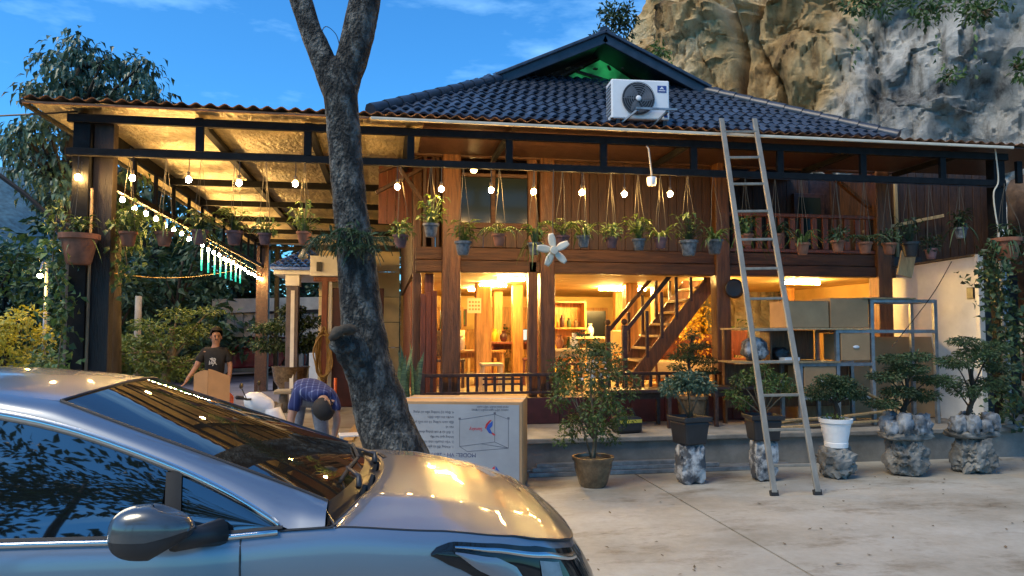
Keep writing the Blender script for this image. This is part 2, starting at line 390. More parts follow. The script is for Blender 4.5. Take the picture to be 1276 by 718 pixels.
# attic room behind the open transom, lit
for i in range(16): wb('plank', 'wood_plank', H, (.40 + i * .2, 12.2, UZ + .36), (.595 + i * .2, 12.24, 4.6), bevel=.003)
for i in range(4): wbuild(MB().bar((.7 + i * .55, 10.4, 4.2), (.7 + i * .55, 12.2, 4.62), .07, .1), 'rafter', 'wood_beam', H)
al = thing('attic_lamp', 'warm lamp glowing behind the upper left window of the timber house', 'lamp', (1.28, 10.9, 4.05))
MB().sphere((0, 0, 0), .05, 10, 6).build('lamp_bulb', 'attic_light', al, smooth=True); MB().tube([(0, 0, .05), (0, 0, .35)], .006, 5).build('cord', 'cable_black', al)
# open gallery at the far left with braces
for i in range(7): wb('plank', 'red_wood', H, (-.12 + i * .125, 10.9, UZ + .75), (0 + i * .125, 10.94, 4.2), bevel=.003)
for p, q in (((-.15, 10.3, 3.55), (.70, 10.35, 4.05)), ((.16, 10.3, 3.92), (.62, 10.3, 3.28)), ((-.12, 10.36, 3.86), (.5, 10.36, 4.12))):
    wbuild(MB().bar(p, q, .05, .09, (0, 1, 0)), 'brace', 'wood_plank', H, bevel=.006)
for u in (.52, .64, .70): wb('batten', 'wood_plank', H, (u - .022, 10.24, UZ), (u + .022, 10.28, 4.2), bevel=.004)
# balcony on the right
bk = wb('wall', 'wood_dark', H, (5.0, 11.42, UZ + .345), (7.7, 11.46, 4.3))
for i in range(13):
    a = 5.0 + i * .205
    if 6.9 < a < 7.35: continue
    wb('plank', 'wood_plank', bk, (a, 11.385, UZ + .35), (a + .198, 11.418, 4.25), bevel=.003)
dr = wb('door', 'wood_dark', H, (6.72, 11.30, UZ + .35), (7.28, 11.375, 3.95), bevel=.006)
wb('pane', 'window_green', dr, (6.80, 11.29, 3.05), (7.20, 11.298, 3.88))
bz0, bz1 = onv(1000, 304, PV).z, onv(1000, 272, PV).z
rl = wb('balcony_rail', 'red_wood', H, (4.98, 10.13, bz1), (7.36, 10.21, bz1 + .055), bevel=.008)
wb('rail', 'red_wood', rl, (4.98, 10.14, bz0 - .14), (7.36, 10.20, bz0 - .09), bevel=.006)
for i in range(13): wb('baluster', 'red_wood', rl, (5.06 + i * .18, 10.15, bz0 - .088), (5.06 + i * .18 + (.09 if i % 3 else .05), 10.19, bz1 - .003), bevel=.005)
wb('corbel', 'wood_post', H, (4.70, 9.90, 3.95), (4.80, 10.095, 4.12), bevel=.01)
for p, q in (((5.0, 10.25, 3.85), (5.55, 10.25, 4.12)), ((6.6, 10.25, 4.12), (7.36, 10.25, 3.55))): wbuild(MB().bar(p, q, .05, .08, (0, 1, 0)), 'brace', 'wood_post', H, bevel=.006)
for i in range(6): wb('plank', 'wood_plank', bk, (7.62, 10.35 + i * .19, UZ + .35), (7.65, 10.533 + i * .19, 4.25), bevel=.003)
# plank wall of the right wing
rw = wb('wall', 'wood_dark', H, (7.65, 10.75, 2.55), (9.9, 10.79, 4.3))
for i in range(15): wb('plank', 'wood_plank', rw, (7.66 + i * .15, 10.715 + .01 * rnd.random(), 2.56), (7.80 + i * .15, 10.745, 4.28), bevel=.003)
wb('batten', 'wood_board', rw, (8.12, 10.66, 2.6), (8.17, 10.70, 4.15), bevel=.004)
wbuild(MB().bar((7.5, 10.62, 3.22), (8.95, 10.62, 3.52), .05, .05, (0, 1, 0)), 'batten', 'wood_board', rw, bevel=.004)

# ---------------------------------------------------------------- tiled roof
EV, EZ, TV, TZ = 8.72, 4.19, 11.2, 5.63
E0, E1, T0, T1, GC = -.20, 6.72, 1.62, 5.16, 3.27
GZ = 6.12; VC_ = 3.25; V0_, V1_ = 1.60, 4.95; VZ = 5.36
sl = math.atan2(TZ - EZ, TV - EV); SLN = math.hypot(TV - EV, TZ - EZ)
dn = Vector((0, -math.sin(sl), math.cos(sl))) * .03
rb = MB()
rb.prism([(E0, EV, EZ), (E1, EV, EZ), (T1, TV, TZ), (T0, TV, TZ)], (0, 0, -.05))
BV = 19.5
rb.add([(E0, EV, EZ - .01), (T0, TV, TZ - .01), (T0, BV - 2.4, TZ - .01), (E0, BV, EZ - .01)], [(0, 1, 2, 3)])
rb.add([(E1, EV, EZ - .01), (E1, BV, EZ - .01), (T1, BV - 2.4, TZ - .01), (T1, TV, TZ - .01)], [(0, 1, 2, 3)])
rb.add([(E0, BV, EZ), (T0, BV - 2.4, TZ), (T1, BV - 2.4, TZ), (E1, BV, EZ)], [(0, 1, 2, 3)])
roof = wbuild(rb, 'roof', 'tile_cap', H)
# upper gable roof: two slabs running back, barge boards, green sheet in the recessed gable
GF, GB = 10.72, 17.6
gs = MB()
for s, ue in ((-1, V0_), (1, V1_)):
    ze = VZ
    gs.prism([(GC + 0, GF, GZ), (GC, GB, GZ), (ue, GB, ze), (ue, GF, ze)], (0, 0, .07))
wbuild(gs, 'gable_roof', 'tile_cap', H)
for s, ue in ((-1, V0_ - .02), (1, V1_ + .02)):
    b = wbuild(MB().bar((GC - s * .02, GF - .03, GZ + .015), (ue, GF - .03, VZ - .005), .06, .17, (0, 0, 1)), 'barge_board', 'tile_cap', H, bevel=.01)
    wbuild(MB().bar((GC - s * .02, GF - .055, GZ + .10), (ue, GF - .055, VZ + .08), .10, .05, (0, 0, 1)), 'verge_cap', 'tile', b, bevel=.012)
wbuild(MB().tube([(GC, GF - .05, GZ + .10), (GC, GB, GZ + .10)], .09, 8), 'ridge_cap', 'tile_cap', H, smooth=True, auto=40)
m, t, p = newmat('green_sheet_glow'); p.inputs['Base Color'].default_value = (.03, .32, .10, 1); p.inputs['Roughness'].default_value = .35
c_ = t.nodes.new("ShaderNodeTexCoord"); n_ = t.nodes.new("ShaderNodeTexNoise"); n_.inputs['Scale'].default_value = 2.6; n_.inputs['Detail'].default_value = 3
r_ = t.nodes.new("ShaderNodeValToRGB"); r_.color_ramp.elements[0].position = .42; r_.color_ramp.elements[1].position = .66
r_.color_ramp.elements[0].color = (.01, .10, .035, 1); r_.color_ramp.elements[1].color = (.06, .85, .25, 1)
t.links.new(c_.outputs['Object'], n_.inputs['Vector']); t.links.new(n_.outputs[0], r_.inputs[0]); t.links.new(r_.outputs[0], p.inputs['Emission Color']); p.inputs['Emission Strength'].default_value = .32  # backlight through the sheet is put in as patchy green emission
gp = wbuild(MB().prism([(2.62, 11.42, TZ - .02), (4.20, 11.42, TZ - .02), (3.43, 11.42, TZ + .44)], (0, .03, 0)), 'gable_panel', 'green_sheet_glow', H)
tag(gp, 'green sheet in the gable with its backlight painted in as glow')
wbuild(MB().add([(T0 - .1, 11.5, TZ - .1), (T1 + .1, 11.5, TZ - .1), (GC, 11.5, GZ)], [(0, 1, 2)]), 'gable_wall', 'wood_dark', H)
for a, b in (((2.50, 11.40, TZ - .03), (3.43, 11.40, TZ + .50)), ((4.32, 11.40, TZ - .03), (3.43, 11.40, TZ + .50)), ((3.0, 11.38, TZ + .2), (3.75, 11.38, TZ + .02)), ):
    wbuild(MB().bar(a, b, .04, .05, (0, 1, 0)), 'gable_strut', 'wood_dark', H)
for k in range(5): wbuild(MB().bar((GC - .5 + .22 * k, 11.2 - .05 * k, GZ - .33 + .04 * (k % 2)), (GC - .42 + .22 * k, 11.2, GZ - .3), .02, .04, (0, 1, 0)), 'roof_batten', 'wood_grey', H)
# individual tiles on the front slope
def tile_mesh():
    b = MB(); w, l = .152, .235; n = 6
    prof = [(-.5, .000), (-.32, .007), (-.12, .029), (.10, .034), (.30, .014), (.5, .004)]
    vs = []
    for y, dz in ((0, .022), (1, 0)):
        for x, z in prof: vs.append((x * w, y * l, z + dz))
    for x, z in prof: vs.append((x * w, 0.002, z - .006))
    fs = [(i, i + 1, i + 7, i + 6) for i in range(5)] + [(12 + i, 13 + i, i + 1, i) for i in range(5)]
    return b.add(vs, fs)
rows, tw, rh = 15, .142, SLN / 15
tm = None; left = 296; stuff = MB(); tmb = tile_mesh()
rotm = Matrix.Rotation(sl, 3, 'X')
for r in range(rows):
    f = (r) / rows; a = E0 + (T0 - E0) * f + .06; b = E1 + (T1 - E1) * f - .06
    cnt = int((b - a) / tw); off = (b - a - cnt * tw) / 2
    for k in range(cnt):
        pos = Vector((a + off + (k + .5) * tw, EV + (TV - EV) * f - .02, EZ + (TZ - EZ) * f + .004))
        if left > 0:
            left -= 1
            if tm is None: tm = tmb.build('roof_tile', 'tile', roof, smooth=True, auto=50); o = tm
            else: o = inst(tm, roof)
            o.location = pos - wloc(roof); o.rotation_euler = (sl + rnd.uniform(-.02, .02), rnd.uniform(-.03, .03), rnd.uniform(-.025, .025))
        else:
            stuff.add([rotm @ Vector(q) + pos for q in tmb.v], tmb.f)
tag(wbuild(stuff, 'upper_tiles', 'tile', roof, smooth=True, auto=50), kind='stuff')
# hip caps
for p, q in (((E0, EV, EZ + .05), (V0_ + .06, 10.72, 5.405)), ((E1, EV, EZ + .05), (V1_ - .06, 10.72, 5.405))):
    P, Q = Vector(p), Vector(q); k = 11; src = None
    for i in range(k):
        a = P.lerp(Q, i / k); b = P.lerp(Q, (i + 1.12) / k)
        wbuild(MB().tube([a, b], [.085, .07], 8), 'hip_tile', 'tile_cap', roof, smooth=True, auto=50)

# ================================================================ CANOPY
CU0, CV0, CV1 = -3.34, 8.70, 21.2
K = thing('steel_canopy', 'black steel canopy with corrugated sheet roof along the front and left of the timber house', 'canopy', (-3.34, 8.7, 0))
def kbar(name, p, q, w, h, m='black_steel', **k): return wbuild(MB().bar(p, q, w, h, **k), name, m, K, bevel=.005)
kbar('post', (CU0 + .055, CV0, 0), (CU0 + .055, CV0, 4.0), .17, .16)
kbar('post', (CU0 + .26, CV0 + .06, 0), (CU0 + .26, CV0 + .06, 3.95), .20, .15, 'post_dark')
wbuild(MB().tube([(CU0 + .165, CV0 - .05, 0), (CU0 + .165, CV0 - .05, 3.2)], .018, 8), 'pipe', 'wood_grey', K, smooth=True)
kbar('post', (CU0, CV1, -.05), (CU0, CV1, 4.0), .32, .3, 'wood_dark'); kbar('post', (CU0 + .36, CV1 + .1, -.05), (CU0 + .36, CV1 + .1, 4.0), .12, .12, 'black_steel')
kbar('post', (8.13, CV0 - .03, .39), (8.13, CV0 - .03, 4.0), .17, .14)
ZB, ZT = 3.585, 3.985
kbar('front_beam', (CU0 - .08, CV0 - .10, ZB), (8.2, CV0 - .10, ZB + .04), .06, .082)
kbar('top_chord', (CU0 - .08, CV0 - .10, ZT - .03), (8.25, CV0 - .10, ZT), .06, .09)
for i in range(10):
    u = -2.06 + i * 1.165; kbar('truss_post', (u, CV0 - .10, ZB + .052), (u, CV0 - .10, ZT - .05), .085, .05)
kbar('side_beam', (CU0, CV0 + .07, 3.44), (CU0, CV1, 3.40), .06, .08); kbar('side_chord', (CU0, CV0 + .07, 3.99), (CU0, CV1, 3.99), .09, .14)
for i in range(13): kbar('truss_post', (CU0, 9.6 + i * .93, 3.482), (CU0, 9.6 + i * .93, 3.948), .05, .05)
for i, v in enumerate((10.1, 12.0, 13.9, 15.8, 17.7, 19.6, 21.3)): kbar('purlin', (CU0 + .05, v, 3.94), (.42, v, 3.94), .07, .10)
for u in (-2.1, -.9, .25): kbar('rafter', (u, CV0, 4.015), (u, CV1, 4.015), .09, .07)
for u in (1.45, 3.78, 6.11, 7.6): kbar('rafter', (u, CV0, 4.012), (u, 10.0, 4.012), .06, .07)
# corrugated sheet with its foil-faced underside
def corr(u0, u1, v0, v1, z):
    n = int((u1 - u0) / .022); b = MB()
    b.grid(lambda s, t: (u0 + (u1 - u0) * s, v0 + (v1 - v0) * t, z + .018 * math.sin((u0 + (u1 - u0) * s) * 2 * math.pi / .15)), n, 1, True)
    return b
o = wbuild(corr(-3.80, .42, 8.40, 21.7, 4.115), 'roof_sheet', 'rust', K, smooth=True); sm = o.modifiers.new('thick', 'SOLIDIFY'); sm.thickness = .004
o = wbuild(corr(.42, 9.5, 8.40, 10.05, 4.115), 'roof_sheet', 'rust', K, smooth=True); sm = o.modifiers.new('thick', 'SOLIDIFY'); sm.thickness = .004
mat('foil', (.40, .32, .17), .42, .4, .45, 2.2, (1, .5, 1), bump=1.0, bscale=16, bdist=.05, detail=9)
fs = [-3.78, -3.0, -2.0, -1.0, -.28, .41]
for a, b in zip(fs, fs[1:]):
    def foil(s, t, a=a, b=b): 
        x, y = a + (b - a) * s, 8.43 + 13.2 * t
        return (x, y, 4.083 - .022 * math.sin(math.pi * s) - .008 * noise.noise((x * 3, y * 2, 1)))
    wbuild(MB().grid(foil, 8, 60), 'insulation_panel', 'foil', K, smooth=True)
wbuild(MB().b2((.43, 8.43, 4.07), (9.4, 10.04, 4.078)), 'insulation_panel', 'wood_dark', K)
gm = [(-4.0, 4.05, .03), (.2, 4.055, .04)]
wbuild(MB().bar((-3.78, 8.385, 4.045), (-.2, 8.385, 4.05), .03, .022), 'gutter', 'rust', K)
wbuild(MB().bar((-.19, 8.385, 4.048), (8.15, 8.385, 4.06), .03, .036), 'gutter', 'pvc_cream', K, bevel=.008)
kbar('edge_angle', (-3.81, 8.42, 4.06), (-3.81, 21.7, 4.06), .03, .05)

# ================================================================ BULBS
mat('socket', (.03, .025, .02), .5)
def bulb(p, drop, label, group):
    t = thing('string_bulb', label, 'light bulb', p, 0, group)
    MB().sphere((0, 0, 0), (.031, .031, .034), 12, 8).build('bulb_glass', 'bulb', t, smooth=True)
    MB().tube([(0, 0, .037), (0, 0, .085)], [.017, .019], 8).build('socket', 'socket', t, smooth=True, auto=40)
    MB().tube([(0, 0, .085), (.004, 0, .085 + drop / 2), (0, 0, .085 + drop)], .005, 5).build('cord', 'cable_black', t)
    return t
FB = [(97, 221), (165, 222), (235, 224), (298, 228), (368, 229), (495, 233), (550, 236), (612, 237), (665, 239), (725, 240), (778, 242), (835, 242)]
LB = ['on the black corner post above the big clay pot', 'just right of the black corner post', 'second right of the corner post, against the foil roof',
      'third right of the corner post, against the foil roof', 'nearest the left side of the leaning tree trunk', 'nearest the right side of the leaning tree trunk',
      'in front of the first tall timber pillar', 'in front of the dark green window', 'at the right edge of the dark green window', 'above the white fan blades',
      'left of the white lamp cup', 'right of the white lamp cup']
for (x, y), l in zip(FB, LB):
    p = onv(x, y, 8.58); bulb(p, max(.03, 3.57 - p.z - .085), 'warm bulb on the front beam, ' + l, 'bulbs hanging from the front beam')
c = MB()
for a, b in zip(range(24), range(1, 25)):
    u0, u1 = -3.4 + a * .48, -3.4 + b * .48; c.tube([(u0, 8.58, 3.575), ((u0 + u1) / 2, 8.575, 3.562), (u1, 8.58, 3.575)], .006, 5)
tag(c.build('light_cable', 'cable_black'), 'thin black bulb cable running along the long front beam', 'cable')
ORD = ['first', 'second', 'third', 'fourth', 'fifth', 'sixth', 'seventh', 'eighth', 'ninth', 'tenth', 'eleventh', 'twelfth', 'thirteenth', 'fourteenth', 'fifteenth', 'sixteenth',
       'seventeenth', 'eighteenth', 'nineteenth', 'twentieth', 'twenty-first', 'twenty-second', 'twenty-third', 'twenty-fourth', 'twenty-fifth', 'twenty-sixth']
sv = []
for i in range(25):
    v = 9.69 + i * .47; z = 3.335 - .012 * i + .012 * math.sin(i * 2.1); sv.append((v, z))
    bulb((CU0 - .02, v, z), .05, 'glowing warm bulb in the long side row, %s from the front' % ORD[i], 'bulbs along the left side of the canopy')
c = MB(); c.tube([(CU0 - .02, 8.7, 3.45)] + [(CU0 - .02, v, z + .135 + .006 * math.sin(v * 9)) for v, z in sv], .007, 5)
tag(c.build('light_cable', 'cable_black'), 'thin black bulb cable running back along the left canopy side', 'cable')
for i in range(8):
    v = 14.2 + i * .52; t = thing('led_tube', 'hanging light tube fading from white to green, %s from the front' % ORD[i], 'light tube', (CU0 + .02, v, 3.14), 0, 'green light tubes under the side beam')
    MB().tube([(0, 0, 0), (0, 0, -.20)], .016, 8).build('upper_tube', 'led_white', t, smooth=True); MB().tube([(0, 0, -.202), (0, 0, -.40)], .016, 8).build('lower_tube', 'led_teal', t, smooth=True)
    MB().tube([(0, 0, 0), (0, 0, .25)], .004, 4).build('cord', 'cable_black', t)

# ================================================================ FOLIAGE HELPERS
def clump(b, c, r, n, l, w, flat=.0):
    c = Vector(c); r = Vector(r) if not isinstance(r, (int, float)) else Vector((r, r, r))
    for _ in range(n):
        d = Vector((rnd.gauss(0, 1), rnd.gauss(0, 1), rnd.gauss(0, 1))).normalized(); k = rnd.random() ** .45
        p = c + Vector((d.x * r.x, d.y * r.y, d.z * r.z)) * k
        dd = d + Vector((rnd.uniform(-.9, .9), rnd.uniform(-.9, .9), rnd.uniform(-.7, .5))); dd.z *= (1 - flat)
        s = rnd.uniform(.65, 1.25); b.leaf(p, dd, l * s, w * s)
def fern(b, c, n, l, rise=.5):
    c = Vector(c)
    for i in range(n):
        a = 2 * math.pi * i / n + rnd.uniform(-.3, .3); L_ = l * rnd.uniform(.7, 1.2); dx = Vector((math.cos(a), math.sin(a), 0)); pts = []
        for k in range(9):
            t = k / 8; pts.append(c + dx * L_ * t * .95 + Vector((0, 0, L_ * (rise * 2.0 * t - 1.35 * t * t))))
        b.tube(pts, [.004] * 9, 3, False)
        for k in range(1, 9):
            d = (pts[k] - pts[k - 1]).normalized(); sd_ = d.cross(Vector((0, 0, 1))).normalized(); wl = L_ * .26 * math.sin(math.pi * (k / 9) ** .7 + .12)
            for s in (-1, 1): b.leaf(pts[k], sd_ * s + d * .45 + Vector((0, 0, -.2)), wl, wl * .36, (0, 0, 1))
def strap(b, c, n, l, w, rise=.8):
    c = Vector(c)
    for i in range(n):
        a = rnd.uniform(0, 6.28); L_ = l * rnd.uniform(.6, 1.2); dx = Vector((math.cos(a), math.sin(a), 0)); sx = Vector((-math.sin(a), math.cos(a), 0)); pr = None; re = rise * rnd.uniform(.6, 1.2)
        base = len(b.v)
        for k in range(7):
            t = k / 6; p = c + dx * (.03 + L_ * t * .8) + Vector((0, 0, L_ * (re * 1.9 * t - 1.3 * t * t))); ww = w * (1 - t) ** .6 * (.5 + t) if k < 6 else .001
            b.v += [tuple(p - sx * ww / 2), tuple(p + Vector((0, 0, -.1 * ww))), tuple(p + sx * ww / 2)]
        for k in range(6):
            q = base + k * 3; b.f += [(q, q + 1, q + 4, q + 3), (q + 1, q + 2, q + 5, q + 4)]
def broad(b, c, n, h, l, w):
    c = Vector(c)
    for i in range(n):
        a = rnd.uniform(0, 6.28); dx = Vector((math.cos(a), math.sin(a), 0)); p = c + dx * rnd.uniform(0, .5) * h + Vector((0, 0, h * rnd.uniform(.15, 1)))
        b.tube([c + dx * .02, (c + p) / 2 + Vector((0, 0, .02)), p], .004, 3, False); b.leaf(p, dx + Vector((0, 0, rnd.uniform(-.5, .8))), l * rnd.uniform(.7, 1.2), w, (0, 0, 1), .35)

# ================================================================ HANGING POTS
def hang_pot(px, py, wpx, kind, pm, lm, label, v=8.58, ztop=3.60, spread=1.0):
    top = onv(px, py, v); w = wpx * .88 / FL * (v / .985) ; h = w * .85
    t = thing('hanging_pot', label, 'hanging plant', (top.x, top.y, top.z - h), rnd.uniform(0, 6), 'hanging pots along the front beam' if v < 9 else None)
    MB().lathe([(w * .30, 0), (w * .34, h * .1), (w * .46, h * .82), (w * .53, h * .83), (w * .54, h), (w * .46, h), (w * .45, h * .9)], n=14).build('pot', pm, t, smooth=True, auto=40)
    MB().lathe([(w * .455, h * .85), (w * .3, h * .9), (.01, h * .93)], n=10).build('soil', 'soil', t, smooth=True)
    hb = MB(); zt = ztop - (top.z - h)
    for k in range(3):
        a = k * 2.094 + .3; x, y = math.cos(a) * w * .5, math.sin(a) * w * .5
        hb.tube([(x, y, h * .95), (x * .75 + .008, y * .75, h + (zt - h) * .33), (x * .30 - .008, y * .3, h + (zt - h) * .7), (0, 0, zt)], .0026, 4)
    hb.tube([(0, 0, zt), (0, 0, zt + .05)], .004, 4); hb.build('hanger', 'wire', t)
    b = MB(); c = (0, 0, h * .92)
    if kind == 'fern': fern(b, c, 12, .30 * spread, .65)
    elif kind == 'fern_up': fern(b, c, 13, .34 * spread, .85)
    elif kind == 'strap': strap(b, c, 26, .30 * spread, .042, .8)
    elif kind == 'broad': broad(b, c, 42, .27 * spread, .12 * spread, .055)
    elif kind == 'spill': broad(b, c, 40, .23, .11, .055); strap(b, c, 14, .34, .024, .3)
    elif kind == 'small': clump(b, (0, 0, h + .06), (w * .85, w * .85, .09), 90, .07, .03); broad(b, c, 14, .20, .09, .04)
    elif kind == 'tall': broad(b, c, 44, .36, .11, .048); 
    b.build('foliage', lm, t); return t
HP = [
 (160, 289, 22, 'broad', 'terracotta', 'leaf', 'shaggy green plant in a clay pot hanging first right of the corner post'),
 (205, 289, 22, 'strap', 'terracotta', 'leaf', 'clay pot with arching leaves hanging second right of the corner post'),
 (249, 287, 22, 'spill', 'pot_mauve', 'leaf', 'hanging clay pot with spilling thin leaves above the green light tubes'),
 (292, 288, 22, 'broad', 'pot_mauve', 'leaf_light', 'hanging mauve pot with yellow-green leaves under the foil roof'),
 (330, 291, 18, 'small', 'pot_mauve', 'leaf', 'small hanging pot with a long stray shoot near the rear post'),
 (379, 289, 20, 'tall', 'terracotta', 'leaf_light', 'hanging pot with tall yellow-green leaves just left of the tree trunk'),
 (499, 293, 21, 'small', 'pot_mauve', 'leaf_light', 'small mauve hanging pot with pale leaves right of the tree trunk'),
 (537, 279, 22, 'tall', 'pot_grey', 'leaf_light', 'speckled grey hanging pot with tall bright leaves before the first pillar'),
 (577, 301, 23, 'broad', 'pot_grey', 'leaf_light', 'speckled dark pot with one upright plant at the left window edge'),
 (622, 292, 20, 'fern', 'terracotta', 'leaf_light', 'faded clay hanging pot with a feathery fern below the dark window'),
 (666, 303, 20, 'spill', 'pot_grey', 'leaf_light', 'dark speckled hanging pot just left of the white fan'),
 (701, 294, 20, 'fern_up', 'pot_mauve', 'leaf_light', 'brown hanging pot with ferns right above the white fan'),
 (727, 294, 20, 'strap', 'pot_grey', 'leaf_light', 'grey hanging pot with curling leaves right of the white fan'),
 (762, 296, 19, 'small', 'pot_mauve', 'leaf_light', 'small pinkish hanging pot left of the white lamp cup'),
 (796, 298, 20, 'broad', 'pot_grey', 'leaf_light', 'grey hanging pot with broad leaves under the white lamp cup'),
 (823, 296, 20, 'strap', 'pot_mauve', 'leaf_light', 'pinkish hanging pot with curling leaves under the rightmost bulb'),
 (858, 300, 27, 'tall', 'pot_grey', 'leaf', 'wide hanging pot with dense tall leaves left of the third pillar'),
 (890, 299, 25, 'strap', 'pot_grey', 'leaf', 'hanging pot with splayed leaves in front of the third pillar'),
 (930, 292, 20, 'spill', 'terracotta', 'leaf', 'hanging pot with drooping leaves seen between the ladder rails'),
 (967, 292, 20, 'strap', 'terracotta', 'leaf_dark', 'clay hanging pot just right of the ladder rail'),
 (1000, 303, 21, 'strap', 'terracotta', 'leaf', 'square reddish hanging pot with a spiky plant before the balcony rail'),
 (1044, 300, 21, 'small', 'terracotta', 'leaf_dark', 'shallow clay hanging pot at the right end of the balcony'),
 (1078, 302, 21, 'fern', 'terracotta', 'leaf_dark', 'clay hanging pot with bushy fern before the right brown pillar'),
 (1108, 303, 21, 'small', 'terracotta', 'leaf_dark', 'clay hanging pot right of the right brown pillar'),
 (1134, 302, 27, 'tall', 'black_plastic', 'leaf_dark', 'black hanging pot with a full dark plant before the plank wall'),
 (1160, 310, 19, 'small', 'pot_mauve', 'leaf_dark', 'small drooping pot right of the black hanging pot'),
 (1197, 284, 20, 'spill', 'pot_grey', 'leaf_dark', 'grey pot with dry shoots hung high before the plank wall'),
]
for px, py, w, k, pm, lm, lb in HP: hang_pot(px, py, w, k, pm, lm, lb)
big1 = hang_pot(99, 292, 46, 'spill', 'terracotta', 'leaf', 'big clay pot of trailing leaves hung on the left corner post', 8.45, 3.4, 1.4)
big2 = hang_pot(1254, 297, 42, 'spill', 'terracotta', 'leaf_dark', 'big clay pot of trailing leaves at the far right corner post', 8.25, 3.5, 1.3)
def vine(name, pts, rad, n, lm, label, l=.09, w=.07):
    P = cr_spline(pts, 6); t = thing(name, label, 'climbing plant', pts[0])
    wbuild(MB().tube(P, .008, 5), 'stem', 'stem', t); b = MB()
    for _ in range(n):
        p = rnd.choice(P) + Vector((rnd.gauss(0, rad), rnd.gauss(0, rad), rnd.gauss(0, .08))); b.leaf(p, (rnd.uniform(-1, 1), rnd.uniform(-1.2, .4), rnd.uniform(-1, .3)), l * rnd.uniform(.6, 1.3), w * rnd.uniform(.7, 1.2))
    wbuild(b, 'foliage', lm, t); return t
vine('climbing_vine', [onv(70, 268, 8.4), onv(66, 330, 8.42), onv(80, 380, 8.45), onv(74, 440, 8.45), onv(70, 500, 8.5)], .09, 300, 'leaf', 'leafy vine trailing down left of the black corner post')
vine('climbing_vine', [onv(140, 270, 8.75), onv(150, 295, 8.75), onv(158, 330, 8.8), onv(150, 350, 8.8)], .10, 80, 'leaf', 'short leafy vine spilling right of the black corner post')
vine('climbing_vine', [onv(1250, 300, 8.3), onv(1238, 350, 8.3), onv(1258, 400, 8.3), onv(1248, 450, 8.35), onv(1262, 520, 8.4)], .13, 1000, 'leaf_dark', 'dense leafy vine climbing the pole at the far right')
pc = onv(1256, 480, 8.52)
pole = thing('support_pole', 'pale grey pole wrapped by vines at the far right', 'pole', (pc.x, 8.54, .39))
MB().tube([(0, 0, 0), (.01, 0, 1.0), (0, 0, 2.6)], [.05, .047, .04], 10).build('shaft', 'blue_grey_panel', pole, smooth=True); MB().lathe([(.09, 0), (.09, .03), (.05, .04)], n=10).build('foot', 'concrete_dark', pole)
g = thing('gourd_lantern', 'small pale gourd hanging below the potted plant left of the tree', 'ornament', onv(378, 317, 8.58))
MB().lathe([(.01, -.06), (.045, -.05), (.055, -.02), (.035, .015), (.026, .03), (.03, .045), (.012, .06)], n=12).build('gourd', 'wood_board', g, smooth=True); MB().tube([(0, 0, .06), (0, 0, .18)], .003, 4).build('string', 'wire', g)

# ================================================================ FAN AND WHITE LAMP
f = thing('fan', 'white five-bladed fan facing the yard below the hanging ferns', 'fan', onv(690, 312, 8.34))
MB().lathe([(.001, -.03), (.045, -.028), (.05, 0), (.045, .03), (.001, .035)], n=16).build('hub', 'pvc_cream', f, smooth=True, auto=40).rotation_euler = (R(90), 0, 0)
for k in range(5):
    a = R(100 + 72 * k); d = Vector((math.cos(a), 0, math.sin(a))); s = Vector((-math.sin(a), 0, math.cos(a))); b = MB()
    b.grid(lambda p, q: d * (.035 + .165 * p) + s * (q - .5) * (.035 + .055 * math.sin(math.pi * (.12 + .78 * p))) + Vector((0, .012 * (q - .5), 0)), 8, 4)
    o = b.build('blade', 'pvc_cream', f, smooth=True); md = o.modifiers.new('thick', 'SOLIDIFY'); md.thickness = .006
MB().tube([(0, .03, 0), (0, .05, .3), (0, .0, .95)], .006, 5).build('stalk', 'cable_black', f)
l = thing('white_lamp', 'unlit white cup lamp hanging on a bent white pipe from the front beam', 'lamp', onv(812, 226, 8.53))
MB().lathe([(.001, -.06), (.045, -.055), (.056, -.03), (.06, .04), (.055, .05), (.02, .055)], n=16).build('lamp_cup', 'white_plastic', l, smooth=True, auto=40)
MB().tube([(0, 0, .05), (-.002, 0, .10), (-.015, .0, .22), (-.035, .0, .40), (-.05, .03, .44)], .011, 8).build('pipe', 'pvc_cream', l, smooth=True)

# ================================================================ AIR CONDITIONER
a0 = onv(757, 158, 9.0); ac = thing('air_conditioner', 'white outdoor air conditioner unit on a bracket on the tiled roof', 'air conditioner', (2.73, 8.66, 4.27), R(-3))
MB().b2((0, 0, .0), (.74, .28, .50)).build('casing', 'white_plastic', ac, bevel=.018)
fc = (.335, -.006, .255)
MB().lathe([(.205, 0), (.205, .012), (.001, .013)], n=28).build('fan_recess', 'black_plastic', ac).matrix_local = Matrix.Translation((fc[0], -.001, fc[2])) @ Matrix.Rotation(R(90), 4, 'X')
mat('fan_grey', (.16, .16, .17), .5)
for k in range(3):
    b = MB(); 
    for j in range(3):
        pass
    a = R(120 * k); b.grid(lambda p, q: (fc[0] + math.cos(a + (q - .5) * 1.1 + p * .5) * (.04 + .14 * p), -.016, fc[2] + math.sin(a + (q - .5) * 1.1 + p * .5) * (.04 + .14 * p)), 6, 6); b.build('fan_blade', 'fan_grey', ac, smooth=True)
gr = MB()
for k in range(1, 8):
    r_ = .028 * k + .01; gr.tube([(fc[0] + r_ * math.cos(R(t * 12)), -.028, fc[2] + r_ * math.sin(R(t * 12))) for t in range(31)], .0035, 4, False)
for k in range(6): gr.tube([(fc[0], -.026, fc[2]), (fc[0] + .205 * math.cos(R(60 * k)), -.024, fc[2] + .205 * math.sin(R(60 * k)))], .004, 4)
gr.lathe([(.03, 0), (.03, .004)], n=4); gr.build('fan_grille', 'fan_grey', ac)
MB().sphere((fc[0], -.03, fc[2]), (.034, .012, .034), 14, 8).build('fan_cap', 'white_plastic', ac, smooth=True)
